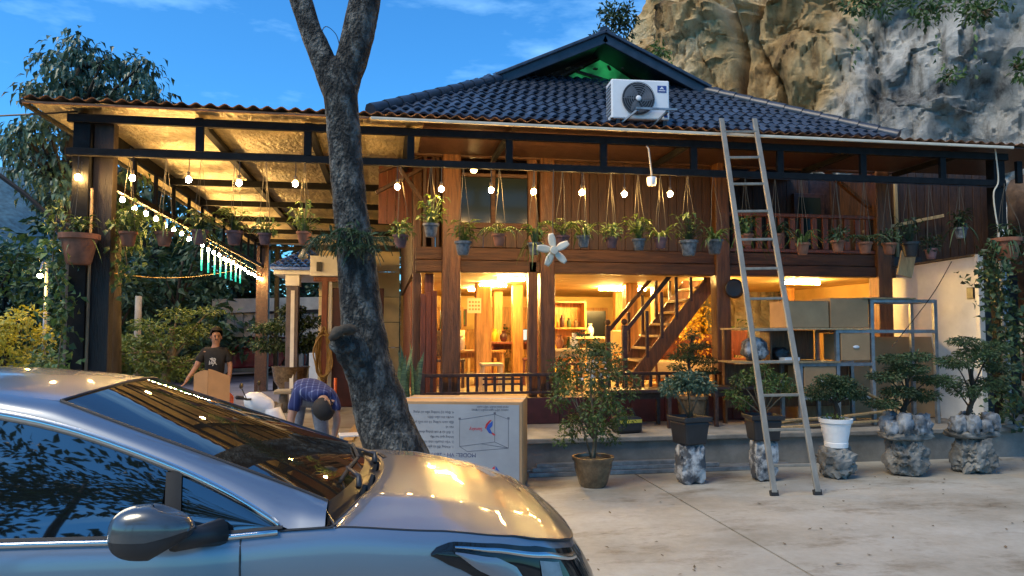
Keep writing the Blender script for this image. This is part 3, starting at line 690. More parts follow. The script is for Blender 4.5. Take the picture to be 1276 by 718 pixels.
bd = MB().b2((.585, -.004, .345), (.70, -.001, .43)).build('badge', 'logo_blue', ac)
MB().prism([(.612, -.0045, .385), (.67, -.0045, .385), (.641, -.0045, .42)], (0, -.002, 0)).build('triangle_mark', 'white_plastic', bd); MB().prism([(.632, -.0067, .385), (.65, -.0067, .385), (.641, -.0067, .398)], (0, -.001, 0)).build('triangle_notch', 'logo_blue', bd)
MB().b2((.60, -.0065, .362), (.686, -.0045, .372)).build('letter_line', 'white_plastic', bd)
MB().b2((.665, -.004, .03), (.71, -.001, .07)).build('rating_label', 'logo_blue', ac)
for k in range(9): MB().b2((-.006, .03, .06 + k * .045), (-.001, .25, .085 + k * .045)).build('louver', 'fan_grey', ac)
for x in (.30, .68):
    b = MB().bar((x, -.10, .085), (x, .30, .02), .03, .03); b.bar((x - .0, -.09, .085), (x - .22 if x < .5 else x - .16, .1, -.08), .022, .022); b.build('bracket', 'grey_steel', ac)
MB().bar((.28, -.10, .105), (.80, -.10, .105), .025, .025).build('bracket', 'grey_steel', ac)
for x in (.06, .66): MB().b2((x, .02, -.08), (x + .05, .26, -.002)).build('foot', 'black_plastic', ac)

# ================================================================ LADDER
fL, fR = onz(965, 618, 0), onz(1019, 617, 0); tL, tR = onv(899, 148, 8.36), onv(940, 148, 8.36)
ld = thing('ladder', 'tall aluminium ladder leaning from the courtyard against the roof edge', 'ladder', (fL + fR) / 2)
for a, b in ((fL, tL), (fR, tR)):
    wbuild(MB().bar(a + Vector((0, 0, .03)), b, .028, .062, (1, 0, 0)), 'side_rail', 'aluminium', ld, bevel=.006); wbuild(MB().bar(a, a.lerp(b, .012), .04, .08, (1, 0, 0)), 'foot', 'rubber', ld)
for k in range(12):
    t = (k + .82) / 12.35; wbuild(MB().bar(fL.lerp(tL, t), fR.lerp(tR, t), .032, .030), 'rung', 'aluminium', ld, bevel=.005)

# ================================================================ RAILINGS OF THE GROUND FLOOR
def railing(label, u0, u1, v, z0, z1, lattice=None):
    t = thing('wooden_railing', label, 'railing', (u0, v, FZ), 0, None)
    wb('handrail', 'wood_dark', t, (u0, v - .03, z1 - .045), (u1, v + .03, z1), bevel=.008); wb('rail', 'wood_dark', t, (u0 + .05, v - .02, z0), (u1, v + .02, z0 + .035), bevel=.005)
    wb('post', 'wood_dark', t, (u0 - .035, v - .036, FZ - .02), (u0 + .035, v + .036, z1 + .01), bevel=.006); wb('post', 'wood_dark', t, (u1 - .035, v - .036, FZ - .02), (u1 + .035, v + .036, z1 + .01), bevel=.006)
    n = int((u1 - u0) / .118)
    for k in range(1, n):
        u = u0 + (u1 - u0) * k / n; wb('baluster', 'wood_dark', t, (u - .02, v - .016, z0 + .037), (u + .02, v + .016, z1 - .047), bevel=.004)
    if lattice:
        for z in (z0 + .12, z0 + .19): wb('rail', 'wood_dark', t, (lattice[0], v - .010, z), (lattice[1], v + .010, z + .025))
railing('low dark wooden railing left of the two middle pillars', .49, 2.32, 9.97, .79, 1.07, (1.3, 1.85))
railing('low dark wooden railing in front of the staircase', 2.95, 5.02, 9.97, .79, 1.07)

# ================================================================ STAIRCASE (part of the house)
SV0, SV1 = 10.62, 11.45
p0 = onv(788, 478, SV0); p1 = onv(896, 338, SV0); p0.z = max(p0.z, FZ + .05)
def stair_bar(name, p, q, w, h, m='wood_post'): return wbuild(MB().bar(p, q, w, h, (0, 0, 1)), name, m, st, bevel=.008)
st = bpy.data.objects.new('staircase', None); COL.objects.link(st); st.parent = H
for v in (SV0, SV1): stair_bar('stringer', (p0.x, v, p0.z), (p1.x, v, p1.z + .0), .05, .22)
for k in range(9):
    t = (k + .6) / 9.2; c = p0.lerp(p1, t); wb('tread', 'wood_board', st, (c.x - .13, SV0 + .028, c.z + .02), (c.x + .13, SV1 - .028, c.z + .055), bevel=.005)
for v in (SV0 - .01, SV1):
    nb = Vector((p0.x - .12, v, FZ)); stair_bar('newel', nb, nb + Vector((0, 0, 1.0)), .075, .075, 'wood_dark')
    wbuild(MB().sphere((nb.x, nb.y, FZ + 1.05), .05, 10, 6), 'newel_cap', 'wood_dark', st, smooth=True)
    stair_bar('handrail', nb + Vector((.03, 0, .93)), Vector((p1.x - .12, v, p1.z + .72)), .05, .06, 'wood_dark')
    for k in range(1, 6):
        t = k / 6; c = p0.lerp(p1, t); stair_bar('baluster', (c.x, v, c.z + .1), (c.x, v, c.z + .80), .045, .045, 'wood_dark')

# ================================================================ GROUND-FLOOR INTERIOR
def tube_light(px, py, ln, label, m='tube', rz=0):
    p = onz(px, py, 2.425); t = thing('ceiling_light', label, 'ceiling light', p, rz, 'ceiling lights of the ground floor')
    MB().b2((-ln / 2, -.03, .012), (ln / 2, .03, .034)).build('base', 'white_plastic', t); MB().tube([(-ln / 2, 0, -.01), (ln / 2, 0, -.01)], .022, 8).build('tube', m, t, smooth=True); return p
tube_light(637, 347, .40, 'bright ceiling tube nearest the left pillars')
tube_light(614, 354.5, .45, 'second ceiling tube behind the one nearest the left pillars', 'tube_far')
tube_light(597, 361, .40, 'small far ceiling light, deepest of the left row', 'tube_far')
tube_light(776, 360, .9, 'wide ceiling light behind the staircase handrail', 'tube_far')
tube_light(1000, 352, .6, 'ceiling light behind the right part of the ground floor', 'tube')
b = thing('bare_bulb', 'bare warm bulb glowing beside the pillar right of the stairs', 'light bulb', onv(887, 363, 10.9))
MB().sphere((0, 0, 0), .045, 10, 7).build('bulb_glass', 'bulb', b, smooth=True); MB().tube([(0, 0, .04), (0, 0, .5)], .008, 5).build('socket', 'socket', b)
def table(label, u, v, z0, w, d, h, m='wood_dark', cat='table', name='table', top=.04, leg=.05):
    t = thing(name, label, cat, (u, v, z0)); MB().b2((-w / 2, -d / 2, h - top), (w / 2, d / 2, h)).build('tabletop', m, t, bevel=.006)
    for sx in (-1, 1):
        for sy in (-1, 1): MB().box((sx * (w / 2 - leg), sy * (d / 2 - leg), (h - top) / 2), (leg, leg, h - top - .002)).build('leg', m, t, bevel=.004)
    MB().b2((-w / 2 + leg, -.015, h - top - .10), (w / 2 - leg, .015, h - top - .002)).build('apron', m, t); return t
def chair(label, u, v, rz, m, group=None):
    t = thing('chair', label, 'chair', (u, v, FZ), rz, group)
    MB().b2((-.22, -.22, .42), (.22, .22, .46)).build('seat', m, t, bevel=.008); MB().b2((-.21, .19, .50), (.21, .22, .92)).build('backrest', m, t, bevel=.01)
    for sx in (-1, 1):
        MB().box((sx * .19, -.19, .21), (.04, .04, .418)).build('leg', m, t); MB().box((sx * .19, .20, .21), (.04, .04, .418)).build('leg', m, t); MB().box((sx * .19, .235, .68), (.035, .025, .5)).build('back_post', m, t)
    return t
mat('cream_wood', (.66, .52, .28), .5, 0, .15, 4)
table('brown desk with an open laptop behind the left railing', 2.45, 13.2, FZ, 1.3, .6, .72, 'red_wood')
lp = thing('laptop', 'open laptop with a pale screen on the brown desk', 'laptop', (2.55, 13.15, FZ + .72)); MB().b2((-.16, -.11, 0), (.16, .11, .015)).build('keyboard', 'black_plastic', lp); 
o = MB().b2((-.16, .115, .016), (.16, .125, .23)).build('lid', 'black_plastic', lp); MB().b2((-.145, .112, .03), (.145, .1145, .215)).build('display', 'screen', lp)
chair('cream chair left of the inner pillar behind the railing', 1.35, 14.2, R(8), 'cream_wood'); chair('brown chair right of the inner pillar behind the railing', 2.0, 13.9, R(-10), 'wood_inner')
chair('dark chair behind the first tall pillar', .98, 12.0, R(25), 'wood_dark')
table('low wooden tea table in the lit ground floor', 1.45, 12.9, FZ, 1.2, .6, .58, 'wood_inner')
table('pale side table left of the staircase', 2.95, 12.0, FZ, .8, .5, .62, 'cream_wood'); table('long wooden counter behind the staircase', 4.3, 14.2, FZ, 1.6, .6, .8, 'cream_wood')
cb = thing('display_cabinet', 'tall lit cabinet of jars left of the staircase', 'cabinet', (3.35, 14.0, FZ))
MB().b2((-.5, .3, 0), (.5, .34, 1.5)).build('back_panel', 'wood_inner', cb)
for x in (-.52, .48): MB().b2((x, 0, 0), (x + .04, .298, 1.5)).build('side_panel', 'wood_inner', cb, bevel=.004)
for z in (.02, .5, .95, 1.46): MB().b2((-.478, 0, z), (.478, .298, z + .03)).build('shelf', 'wood_inner', cb)
jc = ['pot_glaze', 'terracotta', 'white_plastic', 'flower_yellow', 'maroon', 'leaf']
k = 0
for z in (.05, .53, .98):
    for x in (-.38, -.24, -.1, .06, .2, .34):
        k += 1; r_ = rnd.uniform(.04, .055); h = rnd.uniform(.14, .27)
        j = tag(MB().lathe([(r_ * .8, 0), (r_, h * .2), (r_, h * .7), (r_ * .5, h * .85), (r_ * .55, h), (.005, h)], n=10).build('jar', jc[k % 6], None, smooth=True, auto=40), 'small ornament jar, %s from the left on the %s cabinet shelf' % (ORD[(k - 1) % 6], ['lowest', 'middle', 'top'][(k - 1) // 6]), 'jar', 'jars on the %s cabinet shelf' % ['lowest', 'middle', 'top'][(k - 1) // 6]); j.location = (3.35 + x, 14.14, FZ + z)
cl = thing('wall_calendar', 'square cream calendar hung high between the inner pillars', 'calendar', onv(591, 381, 12.2))
MB().box((0, 0, 0), (.23, .015, .25)).build('sheet', 'cream_wall', cl)
for i in range(3):
    for j in range(4): MB().box((-.075 + j * .05, -.009, .06 - i * .06), (.03, .003, .03)).build('printed_square', 'wood_inner', cl)
fr = thing('picture_frame', 'small dark framed clock on the far wall above the cabinet', 'picture', (3.55, 17.2, 1.95)); MB().box((0, 0, 0), (.3, .05, .45)).build('frame', 'wood_dark', fr, bevel=.01); MB().box((0, -.03, 0), (.22, .008, .36)).build('face', 'cream_wall', fr)
bl = thing('blossom_tree', 'yellow blossom tree glowing behind the ladder in the ground floor', 'tree', (5.35, 12.2, FZ))
MB().tube([(0, 0, 0), (.03, 0, .4), (0, .02, .8)], [.03, .025, .015], 6).build('trunk', 'stem', bl); b_ = MB(); clump(b_, (0, 0, .95), (.45, .4, .6), 420, .08, .05); b_.build('crown', 'flower_yellow', bl)
hat = thing('round_tray', 'black round tray hung on the pillar right of the stairs', 'tray', (onv(914, 360, 10.05)))
MB().lathe([(.001, 0), (.10, .01), (.14, .03), (.145, .035), (.10, .02)], n=20).build('disc', 'black_plastic', hat, smooth=True).rotation_euler = (R(90), 0, 0)
sf = thing('sofa', 'red and cream sofa in the lit room right of the stairs', 'sofa', (5.0, 12.0, FZ)); 
MB().b2((-.7, -.35, .12), (.7, .35, .42)).build('seat', 'cream_wood', sf, bevel=.04); MB().b2((-.7, .2, .43), (.7, .38, .85)).build('backrest', 'red_wood', sf, bevel=.04)
for x in (-.78, .70): MB().b2((x, -.35, .1), (x + .08, .38, .6)).build('armrest', 'red_wood', sf, bevel=.02)
for i, (u, v) in enumerate(((6.4, 13.3), (7.1, 14))):
    c_ = thing('crate', ['stacked wooden crate behind the grey rack', 'wooden crate by the right wall of the ground floor'][i], 'crate', (u, v, FZ)); 
    for k in range(4): MB().b2((-.35, -.25, k * .19), (.35, .25, k * .19 + .18)).build('board', 'wood_board', c_, bevel=.006)
# more of the crowded room
def stool(label, u, v, m):
    t = thing('stool', label, 'stool', (u, v, FZ)); MB().b2((-.16, -.16, .40), (.16, .16, .44)).build('seat', m, t, bevel=.01)
    for sx in (-1, 1):
        for sy in (-1, 1): MB().bar((sx * .13, sy * .13, .40), (sx * .15, sy * .15, 0), .03, .03).build('leg', m, t)
stool('wooden stool near the left railing', 1.55, 10.9, 'cream_wood'); stool('red stool beside the stairs foot', 2.75, 10.9, 'red_wood'); stool('red stool behind the right railing', 4.2, 11.6, 'red_wood')
chair('brown chair left of the display cabinet', 2.55, 12.4, R(-20), 'red_wood'); chair('pale chair under the staircase', 4.35, 12.9, R(30), 'cream_wood'); chair('brown chair behind the ladder', 5.75, 11.6, R(-30), 'red_wood')
def cupboard(label, u, v, w, h, m, n=3, dm='wood_dark'):
    t = thing('cupboard', label, 'cupboard', (u, v, FZ)); MB().b2((-w / 2, 0, 0), (w / 2, .4, h)).build('carcass', m, t, bevel=.008)
    for k in range(n):
        dr_ = MB().b2((-w / 2 + .02 + k * (w - .03) / n, -.018, .06), (-w / 2 + .01 + (k + 1) * (w - .03) / n, -.001, h - .06)).build('door', m, t, bevel=.006); MB().b2((-w / 2 + .05 + k * (w - .03) / n, -.035, h * .5), (-w / 2 + .07 + k * (w - .03) / n, -.0185, h * .62)).build('handle', dm, dr_)
cupboard('long brown cupboard against the far wall', 2.0, 16.7, 1.6, .95, 'wood_inner'); cupboard('tall brown cupboard in the far right corner', 6.9, 16.6, 1.0, 1.5, 'wood_inner', 2); cupboard('low cupboard behind the long counter', 5.4, 15.4, 1.2, .8, 'red_wood')
for i, (u, v, z, m, lb) in enumerate(((2.1, 13.2, .72, 'maroon', 'red vase on the brown desk'), (1.95, 13.25, .72, 'flower_yellow', 'yellow pot on the brown desk'), (4.0, 14.2, .8, 'white_plastic', 'white jug on the long counter'), (4.35, 14.15, .8, 'pot_glaze', 'brown jug on the long counter'), (4.7, 14.2, .8, 'red_plastic', 'red jug on the long counter'),
    (1.3, 12.9, .58, 'white_plastic', 'white teapot on the low tea table'), (1.65, 12.85, .58, 'pot_glaze', 'brown teapot on the low tea table'), (2.85, 12.0, .62, 'terracotta', 'clay jar on the pale side table'), (3.1, 12.0, .62, 'white_plastic', 'white jar on the pale side table'), (1.6, 16.9, .95, 'maroon', 'red urn on the long cupboard'), (2.3, 16.9, .95, 'flower_yellow', 'yellow urn on the long cupboard'))):
    r_ = .07; h = .2 + .03 * (i % 3); o = MB().lathe([(r_ * .6, 0), (r_, h * .3), (r_ * .95, h * .6), (r_ * .45, h * .8), (r_ * .6, h), (.004, h)], n=12).build('vase', m, None, smooth=True, auto=40); o.location = (u, v, FZ + z); tag(o, lb, 'vase')
for i, (u, v, lb) in enumerate(((2.62, 16.6, 'green indoor plant beside the far window'), (3.9, 15.2, 'green indoor plant behind the stairs'), (6.0, 12.2, 'green indoor plant behind the rack shelves'))):
    t = thing('indoor_plant', lb, 'potted plant', (u, v, FZ)); MB().lathe([(.12, 0), (.16, .26), (.17, .3), (.14, .3)], n=14).build('pot', 'pot_glaze', t, smooth=True, auto=40); b_ = MB(); broad(b_, (0, 0, .3), 40, .8, .22, .09); b_.build('foliage', 'leaf', t)
for i, u in enumerate((1.1, 3.2, 6.2)):
    t = thing('wall_picture', ['framed picture on the far wall at the left', 'framed picture on the far wall behind the cabinet', 'framed picture on the far wall at the right'][i], 'picture', (u + .5, 17.27, 1.95)); MB().box((0, 0, 0), (.55, .04, .4)).build('frame', 'red_wood', t, bevel=.01); MB().box((0, -.024, 0), (.47, .008, .32)).build('picture_sheet', ['leaf', 'maroon', 'flower_yellow'][i], t)

# ================================================================ TERRACE FURNITURE
table('black wooden table behind the flowering shrub', 3.25, 9.35, .39, .85, .5, .50, 'wood_dark', name='terrace_table')
table('black wooden bench left of the ladder', 4.62, 9.35, .39, .75, .4, .52, 'wood_dark', 'bench', 'terrace_bench')
bg = thing('tool_bag', 'black tool bag with yellow trim under the terrace table', 'bag', (2.95, 8.85, .39), R(10))
MB().b2((-.17, -.11, 0), (.17, .11, .20)).build('body', 'black_plastic', bg, bevel=.04); MB().b2((-.15, -.115, .13), (.15, -.1105, .17)).build('trim', 'bag_yellow', bg); MB().tube([(-.12, 0, .2), (-.08, 0, .29), (.08, 0, .29), (.12, 0, .2)], .012, 6).build('handle', 'black_plastic', bg)
for i, (z, v, u0, u1) in enumerate(((.025, 8.28, 1.6, 4.6), (.025, 8.36, 1.75, 4.3), (.072, 8.32, 1.65, 3.9), (.025, 8.44, 1.5, 4.85), (.118, 8.33, 1.7, 3.55))):
    tag(MB().b2((u0, v - .035, z - .023), (u1, v + .035, z + .023)).build('steel_bar', 'grey_steel', bevel=.006), ['grey steel bar lying nearest the yard below the terrace', 'grey steel bar in the middle of the pile on the ground', 'grey steel bar resting on two others below the terrace', 'longest grey steel bar, against the terrace riser', 'topmost short steel bar of the pile below the terrace'][i], 'steel bar', 'steel bars along the terrace')

# ================================================================ ROCKS AND POTTED PLANTS IN THE YARD
def rock_mesh(size, seed, amp=.28, sub=4, freq=2.2, flat=.15):
    bm = bmesh.new(); bmesh.ops.create_icosphere(bm, subdivisions=sub, radius=1)
    for v in bm.verts:
        n = v.co.normalized(); q = n * freq + Vector((seed * 3.1, seed * 1.7, seed))
        k = 1 + amp * fbm(q, 4) + amp * .5 * (ridged(q * 1.6, 3) - .8)
        dd, pp = noise.voronoi(q * .8); k += amp * .9 * (q * .8 - pp[0]).dot(noise.cell_vector(pp[0] * 5.3)) - amp * .3 * max(0, 1 - (dd[1] - dd[0]) / .08)
        p = n * k
        for a in range(3):
            l_ = 1 - flat
            if abs(p[a]) > l_: p[a] = math.copysign(l_ + (abs(p[a]) - l_) * .3, p[a])
        v.co = Vector((p.x * size[0] / 2, p.y * size[1] / 2, p.z * size[2] / 2))
    zs = min(v.co.z for v in bm.verts); zt = max(v.co.z for v in bm.verts)
    for v in bm.verts: v.co.z = (v.co.z - zs) / (zt - zs) * size[2]
    b = MB(); b.v = [tuple(v.co) for v in bm.verts]; bm.verts.index_update(); b.f = [tuple(x.index for x in f.verts) for f in bm.faces]; bm.free(); return b
def limb_tree(t, trunk, rs, limbs, clumps, n, l, w, lm, bark='stem', flat=.2, name='crown'):
    b = MB(); b.tube(cr_spline(trunk, 4), [rs[0] + (rs[1] - rs[0]) * i / (4 * (len(trunk) - 1)) for i in range(4 * (len(trunk) - 1) + 1)], 7)
    for p, q, r0 in limbs:
        P, Q = Vector(p), Vector(q); b.tube([P, P.lerp(Q, .5) + Vector((rnd.uniform(-.02, .02), 0, .03)), Q], [r0, r0 * .7, r0 * .35], 5)
    b.build('trunk', bark, t, smooth=True)
    b = MB(); tot = sum((c[1][0] if isinstance(c[1], tuple) else c[1]) ** 2 for c in clumps)
    for c, r_ in clumps:
        rr = r_[0] if isinstance(r_, tuple) else r_; clump(b, c, r_, int(2.7 * n * rr * rr / tot), l * .78, w * .85, flat)
    tag(b.build(name, lm, t)); return t
V0 = 7.7
# 1 flowering shrub in a glazed pot
x = onv(739, 600, V0).x
t = thing('potted_shrub', 'tall loose shrub in a brown glazed pot standing on the courtyard', 'potted plant', (x, V0, 0))
MB().lathe([(.13, 0), (.15, .03), (.20, .20), (.205, .26), (.225, .285), (.225, .315), (.195, .315), (.19, .28)], n=24).build('pot', 'pot_glaze', t, smooth=True, auto=40)
MB().lathe([(.195, .28), (.1, .295), (.005, .30)], n=12).build('soil', 'soil', t)
cl = []
for k in range(26):
    z = .55 + .98 * (k / 25); a = k * 2.4; r_ = .30 * math.sin(math.pi * (.25 + .62 * k / 25)) + .05; cl.append(((math.cos(a) * r_ * rnd.uniform(.4, 1.25), math.sin(a) * r_ * rnd.uniform(.3, 1), z), rnd.uniform(.085, .15)))
cl += [((-.35, 0, 1.12), .12), ((-.38, 0, 1.24), .12), ((.36, 0, .72), .10), ((-.36, -.05, .50), .08)]
limbs = [((0, 0, .5), (c[0][0] * .9, c[0][1] * .9, c[0][2]), .008) for c in cl[::2]]
limb_tree(t, [(0, 0, .28), (.02, 0, .6), (-.02, 0, 1.0), (0, 0, 1.35)], (.018, .008), limbs + [((.02, 0, .3), (.12, .03, .95), .012), ((-.02, 0, .3), (-.2, 0, 1.0), .012)], cl, 1500, .062, .026, 'leaf', flat=.2)
b = MB(); clump(b, (-.02, -.1, 1.25), (.22, .12, .14), 40, .03, .03); b.build('blossom', 'white_paint', t)
# 2,3 black pots on rock pedestals
def on_rock(label_rock, mrock, px, size, seed, v=V0, grp='rock pedestals in the yard', **k):
    x = onv(px, 600, v).x; r_ = rock_mesh(size, seed, **k).build('rock_pedestal', mrock, None, smooth=True, auto=32); r_.location = (x, v, -.01); tag(r_, label_rock, 'rock', grp); return x, size[2] - .03
def black_pot(t, s, h):
    for (r0, r1, z0, z1) in ((s * .40, s * .47, 0, h * .82), (s * .53, s * .54, h * .82, h)):
        b = MB(); n = 4; b.lathe([(r0 * 1.3, z0), (r1 * 1.3, z1)] if z0 == 0 else [(r0 * 1.3, z0), (r1 * 1.3, z1), (r1 * 1.18, z1), (r1 * 1.1, z1 - .05)], n=4); o = b.build('pot' if z0 == 0 else 'rim', 'black_plastic', t, bevel=.02); o.rotation_euler = (0, 0, R(45))
    MB().b2((-s * .42, -s * .42, h - .05), (s * .42, s * .42, h - .03)).build('soil', 'soil', t)
x, z = on_rock('white-veined marble rock under the leftmost black pot', 'marble_rock', 860, (.37, .34, .45), 3, amp=.2, flat=.3)
t = thing('potted_shrub', 'umbrella-shaped shrub in a cracked black pot on the white-veined rock', 'potted plant', (x, V0, z + .0), R(12)); black_pot(t, .36, .30)
st_ = [(math.cos(a) * r_, math.sin(a) * r_ * .8, zz) for a, r_, zz in ((.2, .22, .62), (1.3, .16, .66), (2.3, .2, .62), (3.2, .24, .60), (4.2, .15, .66), (5.2, .18, .63), (0, .03, .70))]
limb_tree(t, [(0, 0, .25), (0, 0, .36)], (.015, .012), [((0, 0, .27), p, .012) for p in st_], [(p, (.13, .13, .075)) for p in st_] + [((.1, 0, .7), (.12, .12, .06)), ((-.08, 0, .71), (.12, .12, .06))], 800, .07, .024, 'leaf_blue', 'wood_grey', .1)
x, z = on_rock('slim speckled rock under the black pot behind the ladder', 'marble_rock', 952, (.34, .3, .47), 8, amp=.2, flat=.3)
t = thing('potted_shrub', 'thin leafy shrub in the black pot behind the ladder', 'potted plant', (x, V0, z), R(-8)); black_pot(t, .37, .28)
st_ = [(-.25, 0, .65), (-.3, .05, .5), (-.12, 0, .72), (.05, .05, .75), (.22, 0, .66), (.30, -.05, .55), (0, -.1, .58), (-.2, .1, .4)]
limb_tree(t, [(0, 0, .24), (0, 0, .34)], (.014, .012), [((0, 0, .26), p, .009) for p in st_], [(p, (.10, .10, .07)) for p in st_], 420, .07, .025, 'leaf', 'stem', .1)
x, z = on_rock('brownish rough rock under the white pot', 'rock', 1043, (.42, .38, .37), 13, amp=.25)
t = thing('potted_bonsai', 'dense round bonsai in a white plastic pot on a rough rock', 'potted plant', (x, V0, z))
MB().lathe([(.125, 0), (.13, .05), (.125, .055), (.165, .27), (.18, .275), (.185, .32), (.165, .32), (.16, .28)], n=24).build('pot', 'white_plastic', t, smooth=True, auto=30)
b = MB(); clump(b, (0, 0, .30), (.15, .15, .07), 180, .035, .02); tag(b.build('moss', 'leaf_light', t), kind='stuff')
cl = [((-.2, 0, .62), (.16, .16, .09)), ((.2, 0, .62), (.17, .16, .09)), ((0, 0, .66), (.22, .2, .13)), ((-.08, 0, .74), (.16, .15, .07)), ((.1, .02, .72), (.16, .15, .07)), ((.28, 0, .57), (.1, .1, .05)), ((-.28, 0, .58), (.08, .1, .05))]
limb_tree(t, [(0, 0, .3), (.03, 0, .4), (0, 0, .5), (.02, 0, .62)], (.04, .02), [((0, 0, .48), c, .012) for c, _ in cl], cl, 1500, .045, .02, 'leaf_dark', 'bark_dark', .2)
# 5,6 rock tray gardens
def tray_garden(px, seed, lbl, lblrock, cl, lm):
    x, z = on_rock(lblrock, 'rock', px, (.47, .42, .45), seed, amp=.3, sub=5, freq=1.6)
    t = thing('rock_planter', lbl, 'planter', (x, V0, z - .02), R(4))
    rock_mesh((.72, .46, .10), seed + 2, amp=.14, flat=.3).build('tray', 'rock', t, smooth=True)
    for k in range(9):
        a = k / 9 * 6.28; s = rnd.uniform(.13, .2); r_ = rock_mesh((s, s * .8, s * rnd.uniform(1.0, 1.5)), seed + 3 + k, amp=.5, sub=3, freq=3).build('stone', 'rock_blue', t, smooth=True); r_.location = (math.cos(a) * .24, math.sin(a) * .14 - .02, .06)
    b = MB(); clump(b, (0, .02, .2), (.24, .14, .07), 150, .05, .022); tag(b.build('moss', 'leaf_dark', t), kind='stuff')
    limb_tree(t, [(0, 0, .08), (-.03, 0, .3), (.05, 0, .5), (.02, 0, .8)], (.04, .015), [((.02, 0, .3 + .04 * i), c, .012) for i, (c, _) in enumerate(cl)], cl, 1900, .06, .02, lm, 'bark_dark', .5)
tray_garden(1130, 21, 'bonsai with layered branches in a stone tray right of the white pot', 'grey boulder under the left stone tray', [((-.3, 0, .42), (.2, .18, .05)), ((-.1, -.05, .55), (.22, .2, .06)), ((.25, 0, .50), (.2, .2, .06)), ((.35, 0, .68), (.18, .18, .05)), ((-.25, 0, .72), (.2, .2, .05)), ((.05, 0, .80), (.25, .2, .06)), ((-.12, 0, .92), (.2, .18, .05)), ((.2, 0, .95), (.17, .16, .05))], 'leaf_dark')
tray_garden(1213, 33, 'bushy dark bonsai in the rightmost stone tray', 'smooth grey boulder under the rightmost stone tray', [((-.35, 0, .66), (.2, .18, .07)), ((-.1, -.05, .55), (.2, .2, .07)), ((.25, 0, .62), (.22, .2, .08)), ((.4, 0, .82), (.2, .18, .06)), ((-.2, 0, .88), (.25, .2, .07)), ((.1, 0, .98), (.27, .2, .07)), ((.35, 0, 1.05), (.2, .18, .06)), ((-.05, 0, 1.12), (.2, .18, .05))], 'leaf_dark')
# layered bonsai on the terrace table
t = thing('potted_bonsai', 'dark cloud-pruned bonsai standing on the black terrace table', 'potted plant', (onv(862, 470, 9.35).x, 9.35, .39))
MB().lathe([(.14, 0), (.17, .1), (.2, .35), (.22, .36), (.22, .4), (.19, .4)], n=16).build('pot', 'pot_glaze', t, smooth=True, auto=40)
cl = [((-.15, 0, .92), (.19, .16, .06)), ((.14, 0, .86), (.2, .16, .06)), ((-.02, 0, 1.03), (.18, .14, .06)), ((.16, 0, 1.06), (.12, .12, .05)), ((.02, 0, 1.2), (.11, .1, .06)), ((-.2, 0, .78), (.12, .12, .05)), ((.22, 0, .73), (.15, .12, .05))]
limb_tree(t, [(0, 0, .36), (.05, 0, .6), (-.04, 0, .8), (.02, 0, 1.2)], (.04, .014), [((0, 0, c[2] - .1), c, .012) for c, _ in cl], cl, 1100, .05, .018, 'leaf_dark', 'bark_dark', .4)
# snake plant in a glazed pot left of the railing
t = thing('snake_plant', 'tall striped snake plant in a pot at the terrace corner', 'potted plant', (onv(507, 500, 9.0).x, 9.0, .39))
MB().lathe([(.13, 0), (.19, .12), (.20, .24), (.21, .26), (.18, .26)], n=18).build('pot', 'cream_wall', t, smooth=True, auto=40)
for k in range(16):
    a = rnd.uniform(0, 6.28); r_ = rnd.uniform(.02, .14); h = rnd.uniform(.55, 1.0); ln = rnd.uniform(-.12, .12); b = MB(); sx = Vector((math.cos(a), math.sin(a), 0)); c0 = Vector((math.cos(a * 3) * r_, math.sin(a * 3) * r_, .2))
    b.grid(lambda p, q: c0 + Vector((ln * p * p, ln * .4 * p, h * p)) + sx * (q - .5) * .075 * (1 - p ** 5) + Vector((0, 0, 0)) , 6, 2); b.build('snake_leaf', 'snake_leaf', t, smooth=True)

# ================================================================ RACK, BOXES AND BOARDS ON THE TERRACE
RV0, RV1 = 9.02, 9.48
rk = thing('storage_rack', 'grey steel rack of shelves standing on the right of the terrace', 'rack', (6.4, RV0, .39))
def rbar(a, b): return wbuild(MB().bar(a, b, .045, .045), 'frame_bar', 'grey_steel', rk, bevel=.004)
zt, zm, zl, zq = 2.07, 1.66, 1.22, .76
ux = {1: 4.62, 2: 5.40, 3: 5.94, 4: 6.46, 5: 7.42}
for u, h in ((ux[2], 1.22), (ux[3], 1.66), (ux[4], zt), (ux[5], zt)):
    for v in (RV0, RV1): wbuild(MB().bar((u, v, .39), (u, v, h), .05, .05), 'post', 'grey_steel', rk, bevel=.004)
for v in (RV0, RV1):
    rbar((ux[4], v, zt - .02), (ux[5], v, zt - .02)); rbar((ux[3], v, zm - .022), (ux[5], v, zm - .022)); rbar((ux[2], v, zl - .022), (ux[4], v, zl - .022)); rbar((ux[2], v, zq), (ux[4], v, zq))
for u in (ux[4], ux[5]): rbar((u, RV0, zt - .02), (u, RV1, zt - .02))
wb('top_board', 'wood_board', rk, (ux[4] - .15, RV0 - .05, zt + .005), (7.1, RV1, zt + .025)); 
wb('shelf', 'wood_board', rk, (4.55, RV0 - .04, zm + .002), (6.44, RV1 + .1, zm + .024)); wb('shelf', 'wood_board', rk, (4.5, RV0 - .06, zl + .002), (5.95, RV1 + .1, zl + .024)); wb('back_board', 'wood_post', rk, (4.6, RV1 + .03, .6), (6.43, RV1 + .05, zl - .03))
wb('divider', 'wood_post', rk, (4.56, RV1, zl + .028), (4.59, RV1 + .08, zm)); wb('divider', 'wood_post', rk, (5.12, RV1 - .2, zl + .028), (5.15, RV1 + .08, zm)); wb('divider', 'wood_post', rk, (4.56, RV1, .39), (4.59, RV1 + .08, zl - .002))
wb('back_board', 'wood_post', rk, (5.16, RV1 + .02, zl + .03), (5.9, RV1 + .04, zm - .005))
